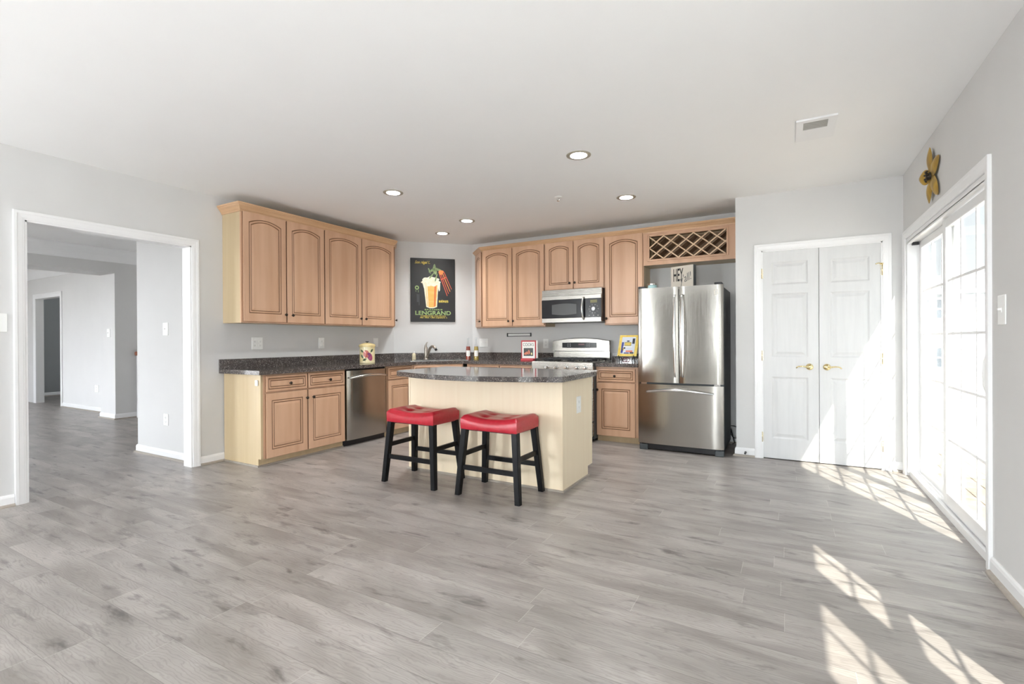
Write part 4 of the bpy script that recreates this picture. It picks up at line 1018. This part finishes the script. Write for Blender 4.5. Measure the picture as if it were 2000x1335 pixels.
finish('canvas', box(-pw / 2, pw / 2, -.018, .017, -ph / 2, ph / 2, bev=.003), 'posterblack', po)
def poly(name, pts, m_, dy, par=po):
    bm = BM(); f = bm.faces.new([bm.verts.new((x * pw - pw / 2, -.018 - dy, ph / 2 - z * ph)) for x, z in pts]); return finish(name, bm, m_, par)
art = lambda n_, pts, m_, dy: poly(n_, pts, m_, dy)
# glass, beer and foam (u across, v down, as fractions of the canvas)
art('printed_glass', [(.285, .40), (.62, .40), (.585, .765), (.50, .785), (.42, .785), (.345, .765)], 'foam', .0008)
art('printed_beer', [(.335, .42), (.60, .42), (.565, .755), (.50, .772), (.42, .772), (.365, .755)], 'beer', .0016)
art('printed_stripe', [(.53, .42), (.575, .42), (.545, .758), (.515, .765)], 'beero', .0022)
art('printed_stripe', [(.345, .42), (.37, .42), (.395, .763), (.38, .758)], 'foam', .0022)
fm = []
for k in range(40):
    q = 2 * PI * k / 40; rr = 1 + .08 * math.sin(7 * q) + .05 * math.sin(11 * q + 1); fm.append((.45 + .205 * rr * math.cos(q), .365 + .075 * rr * math.sin(q)))
art('printed_foam', fm, 'foam', .0026)
art('printed_foam', [(.25, .36), (.30, .36), (.335, .46), (.32, .51), (.29, .46)], 'foam', .0024); art('printed_foam', [(.60, .36), (.66, .36), (.655, .50), (.63, .52), (.61, .45)], 'foam', .0024)
# a sprig of leaves standing in the foam
def leafp(x, y, l, w_, a_):
    pts = []
    for k in range(18):
        q = 2 * PI * k / 18; u, v = l * math.cos(q), w_ * math.sin(q) * (1 - .4 * math.cos(q)); pts.append((x + u * math.cos(a_) - v * math.sin(a_), y + (u * math.sin(a_) + v * math.cos(a_)) * pw / ph))
    return pts
for x, y, l, w_, a_ in ((.53, .15, .095, .035, -1.5), (.60, .17, .10, .028, .25), (.47, .19, .08, .025, 2.6), (.55, .22, .06, .04, 1.4), (.47, .27, .09, .016, -.9), (.57, .30, .10, .016, -1.3), (.42, .20, .07, .014, 1.2)): art('printed_leaf', leafp(x, y, l, w_, a_), 'sprig', .0034)
for k, (x, c_) in enumerate(((.635, 'pred'), (.665, 'pred'), (.70, 'porange'), (.735, 'pred'))):
    art('printed_streak', [(x, .245 - .012 * k), (x + .016, .24 - .012 * k), (x + .19, .50 + .035 * (3 - k) - .02), (x + .178, .505 + .035 * (3 - k) - .02)], c_, .0034)
art('printed_streak', leafp(.685, .215, .06, .05, -.5), 'porange', .0036)
art('printed_streak', [(.67, .325), (.79, .285), (.795, .30), (.675, .34)], 'pred', .004)
ring_ = []
art('printed_seal', [(.14 + .045 * math.cos(2 * PI * k / 20), .465 + .032 * math.sin(2 * PI * k / 20)) for k in range(20)], 'pgreen', .0008)
art('printed_seal', [(.14 + .024 * math.cos(2 * PI * k / 20), .465 + .017 * math.sin(2 * PI * k / 20)) for k in range(20)], 'posterblack', .0016)
for x, y0, y1 in ((.112, .50, .53), (.165, .50, .54), (.14, .565, .69), (.158, .57, .69), (.182, .57, .74)): art('printed_line', [(x, y0), (x + .007, y0), (x + .009, y1), (x + .002, y1)], 'pgreen' if y0 < .55 else 'pgrey', .0008)
def ptext(body, u, v, w_, h_, m_, **k): text_obj('lettering', body, m_, w_ * pw, h_ * ph, po, ((u - .5) * pw, -.018, (.5 - v) * ph), **k)
ptext('Son r\u00e9gal !..', .265, .072, .34, .060, 'pyel', shear=.4, bold=.012)
ptext('BI\u00c8RES', .735, .672, .215, .042, 'pyel', bold=.02)
ptext('BRASSERIE', .51, .807, .40, .022, 'pgreen', bold=.015, spacing=1.15)
ptext('LENGRAND', .50, .860, .80, .066, 'pgreen', bold=.02)
ptext('CAMBRAI SIS CHATELAIN', .50, .908, .56, .017, 'pyel', bold=.01)
ptext('Ses Vins ! Ses Liqueurs !..', .51, .935, .62, .028, 'pyel', shear=.4, bold=.01)

# rail on the back wall under the cabinets
t = thing('wall_rail', 'thin double metal rail with black ends on the wall under the cabinets', 'rail', (-3.305, YB, 1.264))
bm = BM()
for z in (-.018, .018): tube(bm, [(-.19, -.02, z), (.185, -.02, z)], .004, 8)
finish('bars', bm, 'iron', t)
finish('panel', box(-.186, .182, -.012, -.001, -.015, .015), 'plastic', t)
for x in (-.19, .185): finish('end_cap', box(x - .006, x + .006, -.026, -.001, -.026, .026, bev=.003), 'black', t)

# outlets and switches ------------------------------------------------
def plate(name, label, loc, rot, w_, h_, kind, cat, group=None):
    t = thing(name, label, cat, loc, rot, group)
    finish('cover_plate', box(-w_ / 2, w_ / 2, -.006, -.0005, -h_ / 2, h_ / 2, bev=.002), 'plastic', t)
    n = len(kind)
    for i, k in enumerate(kind):
        x = (-w_ / 2) + w_ * (i + .5) / n
        if k == 'o':
            for s in (-1, 1):
                bm = BM(); bx(bm, x - .016, x + .016, -.008, -.005, s * .021 - .014, s * .021 + .014, .004); r_ = finish('receptacle', bm, 'plastic', t)
                bm = BM(); bx(bm, x - .008, x - .005, -.0085, -.0075, s * .021 - .005, s * .021 + .006); bx(bm, x + .005, x + .008, -.0085, -.0075, s * .021 - .005, s * .021 + .006); bx(bm, x - .002, x + .002, -.0085, -.0075, s * .021 - .011, s * .021 - .007); finish('slots', bm, 'plasticgrey', r_)
        elif k == 't':
            bm = BM(); bx(bm, x - .005, x + .005, -.008, -.005, -.012, .012); bx(bm, x - .004, x + .004, -.020, -.006, -.002, .008, .001); finish('toggle', bm, 'plastic', t)
        elif k == 'r':
            finish('rocker', box(x - .016, x + .016, -.010, -.005, -.033, .033, bev=.002), 'plastic', t)
        elif k == 'k':
            for q in range(4): finish('marking', box(x - .02, x + .02, -.0075, -.006, .03 - q * .02, .036 - q * .02), 'plasticgrey', t)
    return t
WP = 'white outlet and switch plates'
plate('wall_keypad', 'white wall keypad plate cut by the left picture edge', (XL, 1.222, 1.332), LROT, .13, .133, 'k', 'keypad')
plate('outlet_plate', 'double outlet plate under the left wall cabinets, nearest the dining opening', (XL, 3.199, 1.168), LROT, .122, .128, 'oo', 'outlet', WP)
plate('outlet_plate', 'single outlet plate midway under the left wall cabinets', (XL, 4.022, 1.166), LROT, .082, .128, 'o', 'outlet', WP)
plate('switch_plate', 'white switch plate on the wall behind the yellow canister', (XL, 4.919, 1.167), LROT, .085, .122, 'r', 'light switch', WP)
plate('switch_plate', 'white double switch plate on the wall right of the bottles', (-3.907, YB, 1.153), 0, .15, .122, 'tt', 'light switch', WP)
plate('outlet_plate', 'white outlet plate on the back wall between cookbook and stove', (-2.893, YB, 1.140), 0, .082, .128, 'o', 'outlet', WP)
plate('outlet_plate', 'white outlet plate on the right side of the island', (IX1, 3.825, .645), LROT, .092, .138, 'o', 'outlet', WP)
plate('switch_plate', 'white switch plate on the dining room wall', (-5.545, DW, 1.32), 0, .098, .130, 't', 'light switch', WP)
plate('outlet_plate', 'white outlet plate low on the dining room wall', (-5.548, DW, .394), 0, .090, .118, 'o', 'outlet', WP)
plate('switch_plate', 'white switch plate on the hall corner wall', (-9.245, HY, 1.338), 0, .105, .13, 't', 'light switch', WP)
plate('outlet_plate', 'white outlet plate low on the far wall', (-10.35, FY, .40), 0, .14, .125, 'o', 'outlet', WP)
plate('outlet_plate', 'square white plate low on the dark wall past the far doorway', (-14.45, 4.27, .40), LROT, .12, .13, 'o', 'outlet', WP)
plate('switch_plate', 'white toggle switch plate on the right wall near the picture edge', (XR, 3.176, 1.314), -PI / 2, .095, .142, 't', 'light switch', WP)
plate('outlet_plate', 'narrow white outlet plate in the corner beside the closet', (XR, 5.436, .353), -PI / 2, .042, .10, 'o', 'outlet', WP)

# door stop on the closet baseboard
bm = BM(); lathe(bm, [(0, 0), (.011, 0), (.009, .006), (.006, .010), (.006, .04), (.010, .042), (.010, .054), (0, .056)], axis='y', o=(-.375, YC - .0145, .042), seg=14)
tag(finish('door_stop', bm, 'black', smooth=40), 'small dark door stop screwed to the baseboard left of the closet', 'door stop')

# metal flower on the right wall
fl = thing('metal_flower', 'yellow metal flower hanging above the sliding glass door', 'wall decoration', (XR - .004, 4.41, 2.312), -PI / 2)
M['petal'] = noisy('distressed yellow metal', (.46, .29, .045), (.30, .19, .05), (26, 26, 9), .42, metal=.35); M['rust'] = mat('dark rust', (.035, .028, .02), .5, .5)
# local x = -Y in the room ( +x to the viewer's right ), z up, -y into the room
for tx, tz, tilt in ((-.025, .205, -.012), (.175, .085, -.004), (.155, -.165, -.004), (-.045, -.180, -.012), (-.105, .012, -.055)):
    L_ = math.hypot(tx, tz); ux, uz = tx / L_, tz / L_; vx, vz = -uz, ux; bm = BM(); n = 12; g = []
    for i in range(n + 1):
        s_ = i / n; half = .056 * (math.sin(PI * (.10 + .88 * s_)) ** .75) * (1 - .15 * s_); row = []
        for j in range(-3, 4):
            q = j / 3; lift = -.016 + tilt * s_ - .018 * (1 - q * q) * math.sin(PI * s_) + .010 * s_
            row.append(bm.verts.new((ux * L_ * (.10 + .90 * s_) + vx * half * q, lift, uz * L_ * (.10 + .90 * s_) + vz * half * q)))
        g.append(row)
    for i in range(n):
        for j in range(6): bm.faces.new((g[i][j], g[i + 1][j], g[i + 1][j + 1], g[i][j + 1]))
    r = bmesh.ops.extrude_face_region(bm, geom=list(bm.faces))
    for v in [q for q in r['geom'] if isinstance(q, bmesh.types.BMVert)]: v.co.y += .003
    finish('petal', bm, 'petal', fl, smooth=50)
bm = BM(); lathe(bm, [(0, 0), (.022, 0), (.026, .015), (.022, .030), (.014, .040), (0, .043)], axis='y', o=(0, -.004, 0), seg=18)
for k in range(7): a_ = 2 * PI * k / 7; tube(bm, [(.014 * math.cos(a_), -.036, .014 * math.sin(a_)), (.032 * math.cos(a_), -.044, .032 * math.sin(a_)), (.040 * math.cos(a_), -.036, .040 * math.sin(a_))], .006, 7)
finish('center', bm, 'rust', fl, smooth=50)

# stair handrail glimpsed in the hall
hr = thing('stair_railing', 'stair rail end glimpsed past the dining room wall edge', 'railing', (-9.0, 3.835, 0))
finish('newel_post', box(.02, .10, -.02, .06, 0, .98, bev=.004), 'trim', hr)
bm = BM(); bx(bm, .015, .105, -.045, .5, .98, 1.045, .012); finish('handrail', bm, noisy('red brown wood', (.20, .06, .025), (.26, .09, .04), (3, 3, 12), .3), hr)

# added pendant, out of view, to brighten the rooms evenly
def fill_pendant(label, x, y, power):
    pd = thing('added_fill_globe', label, 'pendant light', (x, y, ZC), 0, 'added fill globes')
    bm = BM(); lathe(bm, [(0, -.025), (.06, -.022), (.065, -.001), (0, -.001)], seg=24); finish('canopy', bm, 'nickel', pd, smooth=40)
    bm = BM(); tube(bm, [(0, 0, -.02), (0, 0, -1.12)], .008, 10); lathe(bm, [(.03, -1.16), (.03, -1.12), (0, -1.115)], seg=16); finish('rod', bm, 'nickel', pd, smooth=40)
    bm = BM(); lathe(bm, [(0, -1.48)] + [(.17 * math.sin(q), -1.31 - .17 * math.cos(q)) for q in [PI * k / 16 for k in range(1, 16)]] + [(0, -1.14)], seg=28); finish('globe', bm, emit('added fill glow', (.92, .96, 1.0), power), pd, smooth=180)
fill_pendant('added unseen pendant hanging behind the viewer, left one of two', -4.2, -2.1, 165)
fill_pendant('added unseen pendant hanging over the middle of the dining room', -7.6, -.2, 26)
fill_pendant('added unseen pendant hanging behind the viewer, right one of two', -.25, -1.3, 135)

# ceiling: recessed lights, vent, sprinkler ------------------------------
LL = ['recessed ceiling light nearest the viewer', 'recessed ceiling light in front of the left wall cabinets', 'recessed ceiling light in front of the refrigerator', 'recessed ceiling light above the back of the island, farther left', 'recessed ceiling light over the corner sink, smallest and farthest']
rl = None
for i, (x, y) in enumerate(LAMPS):
    if rl is None:
        rl = thing('recessed_light', LL[i], 'ceiling light', (x, y, ZC), 0, 'recessed kitchen lights')
        bm = BM(); lathe(bm, [(LR, .004), (LR - .004, -.004), (LR + .012, -.007), (LR + .026, -.004), (LR + .028, 0), (LR, .004)], seg=36); finish('trim_ring', bm, mat('cream trim ring', (.36, .33, .27), .4), rl, smooth=40)
        bm = BM(); lathe(bm, [(LR - .003, -.003), (LR - .006, .03), (LR - .014, .075), (0, .078)], seg=36); finish('baffle', bm, mat('white baffle', (.85, .80, .72), .4), rl, smooth=40)
        bm = BM(); lathe(bm, [(0, .035), (.03, .037), (.045, .05), (.047, .074)], seg=28); finish('bulb', bm, 'bulb', rl, smooth=50)
    else:
        c_ = copy_tree(rl); c_.location = (x, y, ZC); c_['label'] = LL[i]
vt = thing('ceiling_vent', 'white ceiling vent cover with a grey grille at the upper right', 'vent', (.170, 3.930, ZC))
bm = BM(); gx0, gx1, gy0, gy1 = -.074, .066, -.150, -.018
for q in ((-.116, gx0, -.19, .19), (gx1, .116, -.19, .19), (gx0, gx1, -.19, gy0), (gx0, gx1, gy1, .19)): bx(bm, q[0], q[1], q[2], q[3], -.012, -.0005)
finish('cover', bm, 'trim', vt)
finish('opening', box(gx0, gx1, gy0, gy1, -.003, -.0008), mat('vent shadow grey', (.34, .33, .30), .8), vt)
for k in range(9): y = gy0 + (gy1 - gy0) * (k + .5) / 9; finish('louver', box(gx0, gx1, y - .004, y + .004, -.010, -.003), mat('louver', (.45, .44, .41), .6) if k == 0 else bpy.data.materials['louver'], vt)
sp = thing('fire_sprinkler', 'small white fire sprinkler head in the middle of the kitchen ceiling', 'sprinkler', (-2.0, 4.505, ZC))
bm = BM(); lathe(bm, [(0, -.001), (.036, -.001), (.034, -.006), (.014, -.010), (0, -.010)], seg=24); finish('escutcheon', bm, 'plastic', sp, smooth=40)
bm = BM(); tube(bm, [(0, 0, -.008), (0, 0, -.034)], .007, 10); tube(bm, [(-.013, 0, -.012), (-.015, 0, -.028), (0, 0, -.040)], .003, 6); tube(bm, [(.013, 0, -.012), (.015, 0, -.028), (0, 0, -.040)], .003, 6); lathe(bm, [(0, -.044), (.014, -.043), (.014, -.041), (0, -.040)], seg=14); finish('nozzle', bm, 'chrome', sp, smooth=40)

bpy.context.view_layer.update()
